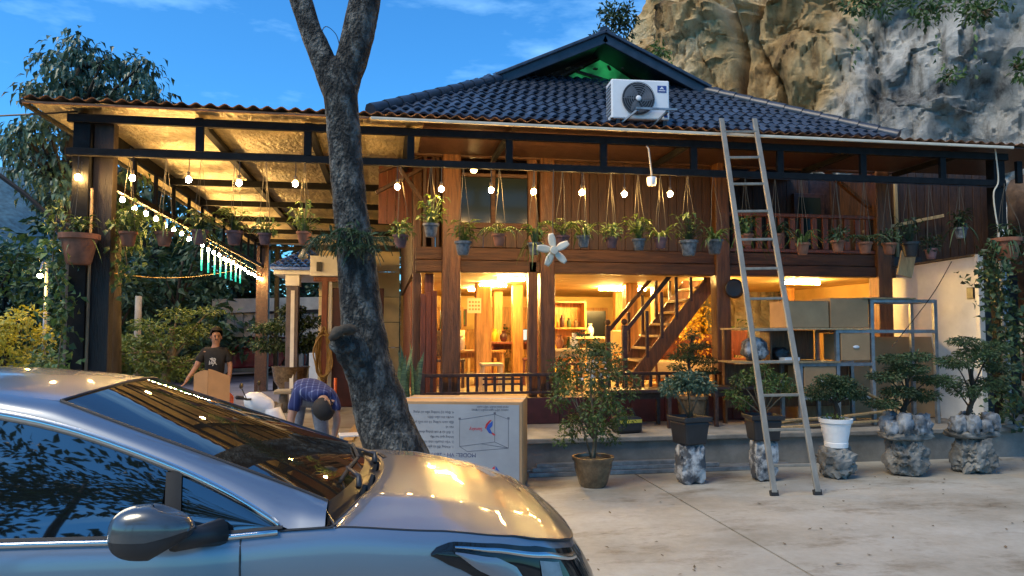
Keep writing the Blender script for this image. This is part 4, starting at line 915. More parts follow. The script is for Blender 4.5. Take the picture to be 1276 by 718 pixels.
def carton(label, a, b, knob=False, m='carton', name='cardboard_box'):
    a, b = Vector(a), Vector(b); t = thing(name, label, 'box', ((a.x + b.x) / 2, (a.y + b.y) / 2, a.z), 0, 'boxes on the grey rack'); s = (b - a) / 2
    MB().b2((-s.x, -s.y, 0), (s.x, s.y, 2 * s.z - .004)).build('body', m, t, bevel=.008)
    for sy in (-1, 1): MB().b2((-s.x, min(0, sy * s.y) + (.002 if sy > 0 else 0), 2 * s.z - .003), (s.x, max(0, sy * s.y) - (.002 if sy < 0 else 0), 2 * s.z + .004)).build('flap', m, t)
    if knob: MB().sphere((0, -s.y - .008, s.z), (.05, .01, .022), 10, 6).build('knob', 'white_plastic', t, smooth=True)
carton('large brown carton at the left end of the rack top', (5.20, 9.0, zm + .026), (5.82, 9.42, zm + .38)); carton('large brown carton on the rack top beside the steel frame', (5.84, 8.99, zm + .026), (6.40, 9.43, zm + .42))
carton('brown drawer box with a white knob under the rack top', (5.985, 8.99, zl + .03), (6.41, 9.40, zm - .05), True); carton('brown drawer box with a white knob on the lower rack level', (5.44, 8.99, zq + .025), (5.9, 9.40, zl - .05), True)
carton('small white carton lying on the middle shelf', (5.2, 9.05, zl + .026), (5.42, 9.2, zl + .07), m='white_paint')
sk_ = thing('cloth_sack', 'white and black patterned sack on the shelf left of the ladder', 'sack', (4.85, 9.2, zl + .026)); rock_mesh((.36, .28, .32), 5, amp=.2).build('sack_body', 'marble_rock', sk_, smooth=True)
sk_ = thing('cloth_sack', 'black sack on the shelf behind the ladder', 'sack', (5.28, 9.32, zl + .026)); rock_mesh((.26, .22, .18), 9, amp=.2).build('sack_body', 'black_plastic', sk_, smooth=True)
for i, (a, b, lb) in enumerate((((4.7, 8.75, .41), (6.9, 8.95, .47), 'thin plank lying on the terrace edge before the rack'), ((5.0, 8.9, .45), (6.75, 9.0, .58), 'thin plank lying across the first one before the rack'),
    ((5.9, 8.7, .95), (7.1, 8.95, .45), 'long thin plank leaning down right of the white pot'), ((6.7, 9.1, .42), (7.05, 9.3, 1.1), 'short plank leaning among the right planters'), ((6.85, 9.05, .42), (7.2, 9.3, 1.25), 'tall plank leaning behind the left stone tray'), ((4.95, 8.82, .50), (5.9, 8.92, .52), 'short offcut on the planks behind the ladder'))):
    tag(MB().bar(a, b, .07, .025).build('plank', 'wood_board', bevel=.004), lb, 'plank', 'loose planks on the terrace')
tag(MB().box((7.15, 9.66, .98), (1.7, .03, 1.16), Matrix.Rotation(R(-6), 3, 'X')).build('board_sheet', 'carton'), 'wide brown board leaning behind the stone tray bonsai', 'board')
tag(MB().box((6.15, 9.62, .68), (.9, .03, .6)).build('board_sheet', 'wood_board'), 'pale plywood board standing behind the rack', 'board')
ww = thing('white_wall', 'white painted side wall behind the steel rack', 'wall', (7.9, 9.8, .39))
wbuild(MB().prism([(7.74, 10.6, .39), (8.06, 8.98, .39), (8.06, 8.98, 2.68), (7.74, 10.6, 2.60)], (.08, .015, 0)), 'panel', 'white_paint', ww)
wb('edge_post', 'white_paint', ww, (8.02, 8.90, .39), (8.10, 8.975, 2.70), bevel=.005); wb('coping', 'wood_grey', ww, (8.0, 8.95, 2.685), (8.12, 9.02, 2.70))
wbuild(MB().box((8.03, 9.06, 2.17), (.03, .12, .16)), 'switch_box', 'black_plastic', ww, bevel=.006)
wbuild(MB().bar((7.70, 10.6, 2.615), (8.08, 8.96, 2.70), .10, .02), 'coping', 'wood_grey', ww)
tag(MB().tube(cr_spline([onv(1186, 326, 8.9), onv(1160, 370, 8.95), onv(1112, 432, 9.0)], 6), .006, 5).build('cable', 'cable_black'), 'thin dark cable hanging slanted across the white wall', 'cable')
tag(MB().box((6.98, 8.98, 2.55), (.22, .03, .34), Matrix.Rotation(R(14), 3, 'Y')).build('board_sheet', 'wood_board', bevel=.004), 'small tan board tilted among the right hanging pots', 'board')
pk = tag(MB().tube(cr_spline([onv(1240, 185, 8.5), onv(1244, 225, 8.5), onv(1238, 245, 8.5), onv(1246, 300, 8.5)], 6), .01, 6).build('pipe', 'pvc_cream'), 'thin pale conduit curving down the right corner post', 'pipe')

# ================================================================ FREEZER CARTON
FX = thing('freezer_carton', 'large pale printed freezer carton standing upside down beside the tree', 'box', (.85, 7.95, 0), R(-15))
w, d, h = 1.28, .72, .925
MB().b2((-w / 2, -d / 2, 0), (w / 2, d / 2, h)).build('body', 'carton', FX, bevel=.006)
MB().b2((-w / 2 + .004, -d / 2 - .004, .004), (w / 2 - .03, -d / 2 - .0005, h - .03)).build('printed_face', 'carton_white', FX)
for x in (-w / 2 + .3,): MB().b2((-w / 2, -.03, h + .0005), (w / 2, .03, h + .003)).build('tape', 'carton_white', FX)
fy = -d / 2 - .0048; rot = (R(90), R(180), 0)
def ft(s, x, z, size, m, al='LEFT'): return text('printed_text', s, size, m, FX, (x, fy, z), rot, al)
ft('MODEL: VH - 2899W1', .17, .385, .058, 'print_blue', 'LEFT'); ft('TỦ ĐÔNG', .06, .310, .068, 'print_blue', 'LEFT')
for i in range(8):
    ft(['1. Không để tủ gần nơi có nhiệt', '2. Vận chuyển nhẹ nhàng, để đứng', 'không quá hai lớp', '3. Để tủ ở nơi thông thoáng, khô', 'ráo và', 'đặt cách tường 10 cm mỗi phía', 'trước khi cắm điện', '4. Đọc kỹ hướng dẫn sử dụng'][i], -.06, .465 + i * .050, .034, 'print_grey', 'LEFT')
ft('NHÀ SẢN XUẤT: VIỆT NAM', .50, .875, .026, 'print_grey', 'LEFT'); ft('HÀNG VIỆT NAM CHẤT LƯỢNG', .50, .845, .026, 'print_grey', 'LEFT')
dg = MB()
def ln(a, b, r_=.0022): dg.bar((a[0], fy, a[1]), (b[0], fy, b[1]), r_ * 2, .0012, (0, 1, 0))
q = {'a': (.0, .74), 'b': (.36, .80), 'c': (.50, .75), 'd': (.50, .46), 'e': (.36, .52), 'f': (.0, .47), 'g': (.08, .42), 'h': (.22, .50)}
for k_ in ('ab', 'bc', 'cd', 'af', 'be', 'fe', 'ed', 'fg', 'gd', 'hd'): ln(q[k_[0]], q[k_[1]])
for k_ in 'abc': dg.box((q[k_][0], fy, q[k_][1] + .01), (.022, .0014, .022))
dg.build('line_drawing', 'print_grey', FX)
lg = [((.27, .70), (.31, .74), (.33, .74), (.29, .69), (.27, .65), (.26, .66)), ((.29, .69), (.34, .73), (.335, .68), (.31, .655), (.34, .60), (.30, .61), (.275, .65)), ((.34, .615), (.37, .59), (.35, .585), (.32, .61))]
for pl_, m_ in zip(lg, ('print_red', 'logo_blue', 'print_red')): MB().prism([(x, fy, z) for x, z in pl_], (0, -.0012, 0)).build('logo_mark', m_, FX)
text('logo_text', 'Sanaky', .05, 'print_red', FX, (.235, fy, .645), (R(90), R(180), 0), 'LEFT')
for pl_, m_ in ((((.30, .22), (.36, .28), (.36, .22)), 'print_red'), (((.37, .22), (.37, .28), (.42, .21)), 'logo_blue')): MB().prism([(x, fy, z) for x, z in pl_], (0, -.0012, 0)).build('logo_mark', m_, FX)

# ================================================================ FOREGROUND TREE TRUNK
TVv = 6.3
T = thing('forked_tree', 'leaning forked tree with mottled grey bark behind the car bonnet', 'tree', (.33, TVv, 0))
def trunk_pts(l): return [(onv(x, y, TVv), r_ / FL * TVv) for x, y, r_ in l]
main = [(Vector((.36, TVv, -.05)), .33)] + trunk_pts([(493, 566, 36), (475, 509, 31), (460, 459, 30), (454, 424, 28), (447, 359, 24), (442, 300, 22.5), (436, 250, 21), (431, 200, 20), (427, 150, 19), (423, 112, 22), (422, 90, 21), (423, 74, 13)])
rl_ = trunk_pts([(427, 150, 16), (428, 112, 18), (440, 66, 20), (447, 36, 19.5), (455, -5, 19), (466, -70, 17), (470, -140, 14)])
ll_ = trunk_pts([(424, 150, 13), (415, 112, 15), (401, 70, 15), (387, 38, 14), (374, -3, 13), (360, -60, 12), (352, -130, 10)])
def bark_limb(name, l, n=26):
    P = cr_spline([p for p, _ in l], 10); rs = []; rr = [r_ for _, r_ in l]
    for i in range(len(l) - 1):
        for k in range(10): rs.append(rr[i] + (rr[i + 1] - rr[i]) * k / 10)
    rs.append(rr[-1]); b = MB(); b.tube(P, rs, n)
    for i, (x, y, z) in enumerate(b.v):
        c = P[i // n]; d = Vector((x, y, z)) - c; k = 1 + .09 * fbm(Vector((x, y, z)) * 3.2, 4) + .05 * noise.noise(Vector((x, y, z * .4)) * 9); b.v[i] = tuple(c + d * k)
    return wbuild(b, name, 'bark', T, smooth=True)
bark_limb('trunk', main, 32); bark_limb('limb', rl_); bark_limb('limb', ll_)
s0, s1 = onv(452, 440, TVv - .1), onv(414, 420, TVv - .22)
b = MB(); P = cr_spline([s0 + Vector((0, .05, -.1)), onv(432, 430, TVv - .2), s1], 5); b.tube(P, [.15, .15, .14, .13, .125, .12, .115, .11, .105, .10, .08], 18)
b.v = [tuple(Vector(q) + Vector((noise.noise(Vector(q) * 14), 0, noise.noise(Vector(q) * 11 + Vector((5, 5, 5))))) * .03) for q in b.v]
stump = wbuild(b, 'branch_stub', 'bark', T, smooth=True)
b = MB(); P2 = [onv(442, 411, TVv - .32), onv(424, 412, TVv - .36), onv(410, 424, TVv - .36)]; b.tube(cr_spline(P2, 5), [.035, .045, .05, .05, .045, .04, .04, .04, .035, .03, .02], 10); b.v = [tuple(Vector(q) + Vector((noise.noise(Vector(q) * 22), 0, noise.noise(Vector(q) * 19))) * .02) for q in b.v]; wbuild(b, 'bark_lip', 'cut_wood', T, smooth=True)
fb = MB()
for px, py in ((412, 296), (430, 288), (450, 292), (470, 298), (400, 300), (455, 310), (425, 306)):
    c = onv(px, py, TVv - .22 if 405 < px < 465 else TVv); fern(fb, c, 7, .20, .35); clump(fb, c, (.09, .06, .07), 30, .07, .02)
wbuild(fb, 'epiphyte_fern', 'leaf_dark', T)
b = MB(); b.tube(cr_spline([onv(396, 62, TVv), onv(404, 34, TVv), onv(418, 42, TVv), onv(424, 60, TVv)], 5), .004, 4); tag(wbuild(b, 'wire_loop', 'cable_black', T))
fl_ = MB()
for k in range(150):
    u, v = rnd.uniform(.9, 9), rnd.uniform(4.2, 8.4); a = rnd.uniform(0, 6.28); fl_.leaf((u, v, .006), (math.cos(a), math.sin(a), .05), rnd.uniform(.02, .055), rnd.uniform(.012, .03), (0, 0, 1), -.15)
tag(fl_.build('fallen_leaves', 'wood_grey'), kind='stuff')

# ================================================================ CAR
def car_paint():
    m, t, p = newmat('car_paint'); p.inputs['Base Color'].default_value = (.225, .252, .292, 1); p.inputs['Metallic'].default_value = .72; p.inputs['Roughness'].default_value = .24
    p.inputs['Coat Weight'].default_value = 1; p.inputs['Coat Roughness'].default_value = .03
    N, K = t.nodes.new, t.links.new
    c = N("ShaderNodeTexCoord"); n = N("ShaderNodeTexNoise"); n.inputs['Scale'].default_value = 900; n.inputs['Detail'].default_value = 1; K(c.outputs['Object'], n.inputs['Vector'])
    r = N("ShaderNodeMapRange"); r.inputs['To Min'].default_value = .30; r.inputs['To Max'].default_value = .42; K(n.outputs[0], r.inputs[0]); K(r.outputs[0], p.inputs['Roughness'])
    n2 = N("ShaderNodeTexNoise"); n2.inputs['Scale'].default_value = 3; n2.inputs['Detail'].default_value = 8; n2.inputs['Roughness'].default_value = .7; K(c.outputs['Object'], n2.inputs['Vector'])
    r2 = N("ShaderNodeMapRange"); r2.inputs['From Min'].default_value = .35; r2.inputs['From Max'].default_value = .75; r2.inputs['To Min'].default_value = .02; r2.inputs['To Max'].default_value = .10; K(n2.outputs[0], r2.inputs[0]); K(r2.outputs[0], p.inputs['Coat Roughness'])
car_paint()
mat('chrome', (.58, .59, .60), .18, 1, .03, 3); mat('rim_metal', (.5, .5, .52), .3, .9, .05, 4)
glass('windshield', (.016, .012, .008), .02, 2.0); mat('mirror_paint', (.085, .088, .09), .3, .55, .1, 4, coat=1); glass('lamp_glass', (.010, .011, .012), .04)
VC = 3.52
CAR = thing('parked_car', 'silver grey car with tinted windows parked across the foreground', 'car', (-1.35, VC, 0))
def cw(u, w, z): return Vector((u, VC - w, z))
PLAN = [(-3.62, 0), (-3.60, .45), (-3.54, .66), (-3.4, .79), (-3.1, .855), (-2.5, .885), (-1.0, .89), (-.2, .885), (.15, .872), (.42, .838), (.58, .775), (.69, .68), (.765, .54), (.805, .36), (.825, .18), (.83, 0)]
ZT = [(-3.62, .96), (-3.2, 1.02), (-2.5, .99), (-1.22, .962), (-.63, .951), (-.30, .968), (-.16, .972), (.2, .937), (.46, .898), (.6, .862), (.70, .832), (.77, .80), (.83, .775)]
ZC = [(-.2, 1.035), (0, 1.036), (.15, 1.026), (.3, .995), (.45, .95), (.6, .895), (.7, .850), (.78, .805), (.83, .775)]
PC = cr_spline([(u, w, 0) for u, w in PLAN], 8)
def planW(u):
    for a, b in zip(PC, PC[1:]):
        if a.x <= u <= b.x and b.x > a.x: return a.y + (b.y - a.y) * (u - a.x) / (b.x - a.x)
    return 0
OFF = [(0, -.035), (.03, -.018), (.09, -.006), (.2, 0), (.4, -.004), (.55, -.02), (.72, -.06), (.78, -.1)]
def side_pt(i, dz, extra=0, mirror=1):
    p = PC[i]; a, b = PC[max(0, i - 1)], PC[min(len(PC) - 1, i + 1)]; t = (b - a).normalized(); n = Vector((-t.y, t.x, 0)) 
    if n.y < -1e-4 and False: n = -n
    zt = lerp_tab(ZT, p.x); z = zt - dz * (zt - .18) / .78
    o = lerp_tab(OFF, dz) + extra
    nose = max(0, min(1, (p.x - .45) / .35)); o += nose * .10 * math.exp(-((z - .55) / .16) ** 2)
    q = Vector((p.x + n.x * o, p.y + n.y * o)); q.y = max(q.y, 0) if extra == 0 else q.y
    return cw(q.x, q.y * mirror, z)
NI = len(PC) - 1
dzs = [0, .01, .03, .06, .1, .16, .24, .33, .42, .52, .62, .70, .78]
b = MB()
for mir in (1, -1):
    b.grid(lambda s, t: side_pt(round(s * NI), dzs[round(t * 12)], 0, mir), NI, 12, mir < 0)
wbuild(b, 'body', 'car_paint', CAR, smooth=True, auto=50)
def hood_pt(s, t):
    ur = -.20 + .20 * (1 - abs(t) ** 2); u = ur + (.826 - ur) * (1 - (1 - s) ** 1.4); W_ = max(0, planW(u) - .036); ze, zc = lerp_tab(ZT, u), lerp_tab(ZC, u)
    z = ze + (zc - ze) * (1 - abs(t) ** 2.3) + .007 * math.exp(-((abs(t) - .66) / .08) ** 2) * (1 - s) - (.012 * (1 - min(1, s / .05)) ** 2)
    return cw(u, W_ * t, z)
wbuild(MB().grid(lambda s, t: hood_pt(s, -1 + 2 * t), 40, 40, True), 'hood', 'car_paint', CAR, smooth=True)
wbuild(MB().tube([hood_pt(s / 30, .995) + Vector((0, -.004, -.002)) for s in range(29)], .0045, 5), 'panel_gap', 'black_plastic', CAR)
wbuild(MB().tube([hood_pt(0, -1 + 2 * s / 30) + Vector((-.004, 0, -.006)) for s in range(31)], .008, 5), 'hood_seal', 'black_plastic', CAR)
# greenhouse curves on the near side: (u, w, z)
WT = cr_spline([(-3.05, .70, 1.20), (-2.6, .655, 1.345), (-2.0, .63, 1.405), (-1.6, .64, 1.392), (-1.32, .66, 1.357), (-1.05, .69, 1.291), (-.743, .74, 1.179), (-.546, .78, 1.09), (-.40, .825, 1.01), (-.355, .846, .982)], 6)
WS = cr_spline([(-1.159, .58, 1.394), (-.946, .61, 1.312), (-.609, .66, 1.187), (-.307, .70, 1.073), (-.20, .72, 1.030)], 6)
RE = cr_spline([(-3.15, .56, 1.24), (-2.7, .55, 1.40), (-2.1, .555, 1.455), (-1.6, .565, 1.450), (-1.159, .58, 1.394)], 6)
def at_u(C, u):
    if u <= C[0].x: return C[0]
    for a, b in zip(C, C[1:]):
        if a.x <= u <= b.x: return a.lerp(b, (u - a.x) / max(1e-6, b.x - a.x))
    return C[-1]
def sealine(u): return Vector((u, .853, lerp_tab(ZT, u) - .004))
UP = RE + WS[1:]
def pil(s, t, mir):
    u = -3.1 + (-.20 + 3.1) * s; a = at_u(UP, u)
    lo = at_u(WT, u) if u < -.36 else Vector((u, .852, lerp_tab(ZT, u)))
    if u >= -.36: lo = Vector((u, .846 + .006 * min(1, (u + .36) / .1), lerp_tab(ZT, u) + .004))
    p = a.lerp(lo, t); p.y += .018 * math.sin(math.pi * t); p.z += .010 * math.sin(math.pi * t)
    return cw(p.x, p.y * mir, p.z)
for mir in (1, -1): wbuild(MB().grid(lambda s, t: pil(s, t, mir), 70, 6, mir < 0), 'roof_pillar', 'car_paint', CAR, smooth=True)
RC = [(-3.1, 1.30), (-2.7, 1.43), (-2.2, 1.492), (-1.9, 1.497), (-1.63, 1.487), (-1.3, 1.462), (-1.08, 1.430)]
def roof_pt(s, t):
    uf = -1.159 + .079 * (1 - t * t); u = -3.12 + (uf + 3.12) * s; e = at_u(RE, min(u, -1.159)); zc = lerp_tab(RC, u)
    return cw(u, e.y * t, e.z + (zc - e.z) * (1 - abs(t) ** 2.2))
wbuild(MB().grid(lambda s, t: roof_pt(s, -1 + 2 * t), 30, 24, True), 'roof', 'car_paint', CAR, smooth=True)
def ws_pt(s, t, up=0):
    a = WS[-1]; e = WS[round(0)]; k = s * (len(WS) - 1); i = min(int(k), len(WS) - 2); q = WS[i].lerp(WS[i + 1], k - i)
    bow = .079 + .03 * s; z = q.z + (.036 * (1 - s) + .012 * s) * (1 - t * t)
    return cw(q.x + bow * (1 - t * t), q.y * t, z + up)
wbuild(MB().grid(lambda s, t: ws_pt(s, -1 + 2 * t), 30, 30, True), 'windshield', 'windshield', CAR, smooth=True)
for a, r_ in ((0, .006),): wbuild(MB().tube([ws_pt(0, -1 + 2 * k / 24, .002) for k in range(25)], r_, 5), 'windshield_seal', 'black_plastic', CAR)
for sgn in (1, -1): wbuild(MB().tube([ws_pt(k / 20, sgn, .002) for k in range(21)], .006, 5), 'windshield_seal', 'black_plastic', CAR)
def cowl(s, t):
    tt = -1 + 2 * t; a = ws_pt(1, tt * .99); h = hood_pt(0, tt); h.z -= .015; p = a.lerp(h, s); p.z -= .035 * math.sin(math.pi * s); return p
wbuild(MB().grid(cowl, 8, 30, True), 'cowl', 'black_plastic', CAR, smooth=True)
for t0, t1 in ((.72, .05), (.02, -.62)):
    b_ = ws_pt(1, t0) + Vector((.05, 0, .0)); m_ = ws_pt(.90, (t0 + t1) / 2 + .1) + Vector((0, 0, .03)); w = MB(); w.tube([b_, b_ + Vector((.0, .04, .035)), m_], [.012, .011, .006], 6); wp = wbuild(w, 'wiper', 'black_plastic', CAR, smooth=True)
    wbuild(MB().tube([ws_pt(.93, t0 - .02, .012), ws_pt(.89, (t0 + t1) / 2, .014), ws_pt(.92, t1, .012)], .008, 5), 'blade', 'rubber', wp)
for t0 in (.30, .52, -.1, -.3):
    p = cowl(.55, (t0 + 1) / 2); wbuild(MB().tube([p, p + Vector((.01, 0, .045))], [.018, .01], 6), 'washer_nozzle', 'black_plastic', CAR)
b = MB()
for k in range(9):
    p = hood_pt(.0, -.25 - .028 * k) + Vector((.02, 0, .004)); b.box(p, (.03, .010, .008))
tag(wbuild(b, 'seal_ribs', 'black_plastic', CAR), kind='stuff')
# side glass, chrome, divider
def side_glass(name, u0, u1, mir, m='dark_glass'):
    def fn(s, t):
        u = u0 + (u1 - u0) * s; a = at_u(WT, u); lo = sealine(u); a = a + Vector((0, -.006, -.008)); lo = lo + Vector((0, -.012, .004))
        if a.z < lo.z: a = lo + Vector((0, 0, .001))
        p = lo.lerp(a, t); p.y += .010 * math.sin(math.pi * t); return cw(p.x, p.y * mir, p.z)
    return wbuild(MB().grid(fn, 30, 8, mir < 0), name, m, CAR, smooth=True)
for mir in (1, -1):
    side_glass('front_window', -1.95, -.745, mir); side_glass('quarter_window', -.70, -.365, mir); side_glass('rear_window', -3.0, -2.03, mir)
    g_ = MB(); 
    def dv(u): return at_u(WT, u), sealine(u)
    for u in (-.722, -1.99):
        a, lo = dv(u); a2, lo2 = a, Vector((u + .03, lo.y, lo.z)); P = [cw(*(lo2.lerp(a2, k / 6) + Vector((0, .004 + .008 * math.sin(math.pi * k / 6), 0)))) for k in range(7)]
        if mir < 0: P = [Vector((p.x, 2 * VC - p.y, p.z)) for p in P]
        P = P[:6] + [P[5].lerp(P[6], .7)]; wd_ = .026 if u > -1 else .05; q_ = MB(); q_.grid(lambda s, t: P[round(s * 6)] + Vector(((t - .5) * 2 * wd_, 0, 0)) + Vector((0, -mir * .004 * math.sin(math.pi * t), 0)), 6, 4, mir < 0); wbuild(q_, 'window_divider', 'rubber', CAR, smooth=True)
    def mir_(p): return cw(p.x, p.y * mir, p.z)
    b_ = MB()
    WTf = [p for p in WT]
    b_.grid(lambda s, t: mir_(WTf[round(s * (len(WTf) - 1))] + Vector((0, .002 + .008 * math.sin(math.pi * t), .016 - .034 * t))), len(WTf) - 1, 4, mir < 0)
    wbuild(b_, 'chrome_trim', 'chrome', CAR, smooth=True)
    wbuild(MB().tube([mir_(sealine(u) + Vector((0, .009, .003))) for u in [-3.0 + 2.645 * k / 40 for k in range(41)]], .0115, 6), 'chrome_trim', 'chrome', CAR, smooth=True)
    wbuild(MB().tube([mir_(sealine(u) + Vector((0, .004, .016))) for u in [-3.0 + 2.66 * k / 40 for k in range(41)]], .008, 5), 'window_seal', 'black_plastic', CAR)
def iu(u): return min(range(len(PC)), key=lambda i: abs(PC[i].x - u) + (10 if PC[i].y < .01 else 0))
def side_uz(u, z, ex, mir=1):
    for i in range(len(PC) - 1):
        if PC[i].x <= u <= PC[i + 1].x and PC[i + 1].x > PC[i].x + 1e-6 and i > 20: break
    f = (u - PC[i].x) / (PC[i + 1].x - PC[i].x); f = max(0, min(1, f)); zt = lerp_tab(ZT, u); dz = (zt - z) * .78 / (zt - .18)
    p = side_pt(i, dz, ex).lerp(side_pt(i + 1, dz, ex), f); p.z = z; return Vector((p.x, p.y if mir > 0 else 2 * VC - p.y, z))
def vline(u0, u1, z0, z1, name='panel_gap'): wbuild(MB().tube([side_uz(u0 + (u1 - u0) * k / 14, z0 + (z1 - z0) * k / 14, .0005) for k in range(15)], .004, 5), name, 'black_plastic', CAR)
vline(-.475, -.455, .945, .25); vline(-2.02, -2.02, .96, .3)
wbuild(MB().tube([cw(-.225, .722, 1.034), cw(-.20, .775, 1.003), cw(-.166, .846, .974)], .0045, 5), 'panel_gap', 'black_plastic', CAR)
wbuild(MB().tube([cw(u, .857, lerp_tab(ZT, u) + .001) for u in [-.35 + .02 * k for k in range(10)]], .0035, 5), 'panel_gap', 'black_plastic', CAR)
# headlight
HU = [(.165, .868), (.19, .890), (.24, .902), (.40, .882), (.56, .850), (.68, .812), (.795, .765)]
HLo = [(.165, .860), (.25, .815), (.36, .755), (.5, .69), (.65, .645), (.795, .635)]
def patch(name, up, lo, u0, u1, ex, m, n=24, mir=1, parent=None):
    return wbuild(MB().grid(lambda s, t: side_uz(u0 + (u1 - u0) * s, lerp_tab(up, u0 + (u1 - u0) * s) * (1 - t) + lerp_tab(lo, u0 + (u1 - u0) * s) * t, ex + .004 * math.sin(math.pi * t), mir), n, 6, mir < 0), name, m, parent or CAR, smooth=True)
for mir in (1, -1):
    hl = patch('headlight', HU, HLo, .165, .795, .004, 'lamp_glass', 30, mir)
    patch('lamp_strip', [(.25, .888), (.4, .868), (.6, .822), (.74, .772)], [(.25, .880), (.4, .852), (.6, .802), (.74, .748)], .25, .74, .010, 'chrome', 20, mir, hl)
    patch('painted_wedge', [(.25, .868), (.40, .836), (.47, .80), (.52, .72)], [(.25, .862), (.35, .79), (.45, .725), (.52, .70)], .25, .52, .012, 'car_paint', 18, mir, hl)
    patch('reflector', [(.56, .80), (.66, .772)], [(.56, .70), (.66, .69)],   .57, .65, .009, 'grey_steel', 8, mir, hl)
# mirror
MR = bpy.data.objects.new('door_mirror', None)
def mirror(mir):
    c = cw(-.715, 1.005, 1.018)
    def sup(a, b2, lo, hi):
        th = a * 2 * math.pi; ph = lo + (hi - lo) * b2
        x = -math.cos(th); y = math.sin(th); ex = .72
        X = math.copysign(abs(x) ** ex, x); Y = math.copysign(abs(y) ** .8, y); k = .93 * max(.0, math.cos(ph)) ** .62; z = math.copysign(abs(math.sin(ph)) ** .8, math.sin(ph))
        tp = 1 - .30 * max(0, X) ** 1.5
        return Vector((c.x + X * .135 * k, c.y + mir * Y * .085 * k * tp, c.z + z * (.085 if z > 0 else .08) * tp + .014 * (X if False else 0) - .018 * X * 0 + .02 * max(0, X) * (1 if z < 0 else 0)))
    def fix(p): return p if mir > 0 else Vector((p.x, 2 * VC - p.y, p.z))
    h = wbuild(MB().grid(lambda a, b2: fix(sup(a, b2, -.10, math.pi / 2 - .01)), 32, 10, mir > 0), 'door_mirror', 'mirror_paint', CAR, smooth=True)
    wbuild(MB().grid(lambda a, b2: fix(sup(a, b2, -math.pi / 2 + .01, -.105)), 32, 10, mir > 0), 'mirror_base', 'black_plastic', h, smooth=True)
    wbuild(MB().tube([fix(q) for q in (cw(-.66, .97, .985), cw(-.60, .90, .972), cw(-.54, .845, .97))], [.04, .035, .045], 10), 'mirror_arm', 'black_plastic', h, smooth=True)
    wbuild(MB().tube([fix(sup(.5 - .27 + .02 * k, .02, .0, 1.0) + Vector((0, -.001, .004))) for k in range(14)], .0045, 5), 'signal_strip', 'lamp_glass', h, smooth=True)
mirror(1); mirror(-1)
# wheels
for u in (.02, -2.62):
    for s in (1, -1):
        w = MB(); c = cw(u, s * .80, .315); o = wbuild(MB().add(*(lambda q: (q.v, q.f))(MB().lathe([(.22, -.09), (.30, -.10), (.315, -.07), (.315, .07), (.30, .10), (.22, .09)], n=28))), 'wheel', 'rubber', CAR, smooth=True, auto=40)
        o.location = c - wloc(CAR); o.data.transform(Matrix.Translation(wloc(CAR))); o.rotation_euler = (R(90), 0, 0)
        r_ = MB(); r_.lathe([(.215, -.085), (.22, .085), (.20, .06), (.05, .05), (.04, .07), (.005, .07)], n=24); ro = r_.build('rim', 'rim_metal', o, smooth=True, auto=40)
        if s < 0: ro.rotation_euler = (math.pi, 0, 0)
wbuild(MB().b2((-3.5, VC - .75, .16), (.75, VC + .75, .22)), 'underbody', 'black_plastic', CAR)
def back(s, t):
    tt = -1 + 2 * t; a = roof_pt(0, tt); p = cw(-3.45, .70 * tt, 1.02); return a.lerp(p, s)
wbuild(MB().grid(back, 8, 12), 'rear_window', 'dark_glass', CAR, smooth=True)
wbuild(MB().grid(lambda s, t: cw(-3.45 - .15 * s, (.72 - .1 * s) * (-1 + 2 * t), 1.02 - .06 * s), 4, 10), 'boot_lid', 'car_paint', CAR, smooth=True)

# ================================================================ PEOPLE
def skin_mesh(name, V, E, m, parent, lv=2, root=0):
    me = bpy.data.meshes.new(name); me.from_pydata([v[0] for v in V], E, []); me.update(); o = bpy.data.objects.new(name, me); COL.objects.link(o); o.parent = parent
    md = o.modifiers.new('skin', 'SKIN'); md.use_smooth_shade = True
    if not me.skin_vertices: me.skin_vertices.new() if hasattr(me.skin_vertices, 'new') else None
    sv_ = me.skin_vertices[0].data
    for i, v in enumerate(V):
        r_ = v[1] if isinstance(v[1], tuple) else (v[1], v[1]); sv_[i].radius = r_; sv_[i].use_root = (i == root)
    s = o.modifiers.new('sub', 'SUBSURF'); s.levels = lv; s.render_levels = lv
    dg_ = bpy.context.evaluated_depsgraph_get(); me2 = bpy.data.meshes.new_from_object(o.evaluated_get(dg_)); o.modifiers.clear(); o.data = me2; me2.materials.clear(); me2.materials.append(MATS[m]); 
    for p in me2.polygons: p.use_smooth = True
    return o
def hand(V, E, wi, w, d, side, curl=.3):
    """palm and five fingers from wrist vertex wi at point w, pointing along d; side = thumb direction"""
    w, d, side = Vector(w), Vector(d).normalized(), Vector(side).normalized(); n = d.cross(side).normalized()
    pi_ = len(V); V.append((tuple(w + d * .05), (.030, .016))); E.append((wi, pi_))
    for k, (o, l) in enumerate(((.026, .065), (.009, .075), (-.009, .070), (-.026, .055))):
        a = len(V); p = w + d * .09 + side * o; V.append((tuple(p), .0095)); E.append((pi_, a))
        q = p + (d + n * curl).normalized() * l * .55; V.append((tuple(q), .0085)); E.append((a, a + 1)); V.append((tuple(q + (d + n * curl * 2.6).normalized() * l * .45), .007)); E.append((a + 1, a + 2))
    a = len(V); p = w + d * .035 + side * .04; V.append((tuple(p), .011)); E.append((pi_, a)); V.append((tuple(p + (d + side * .7 + n * .3).normalized() * .045), .009)); E.append((a, a + 1))
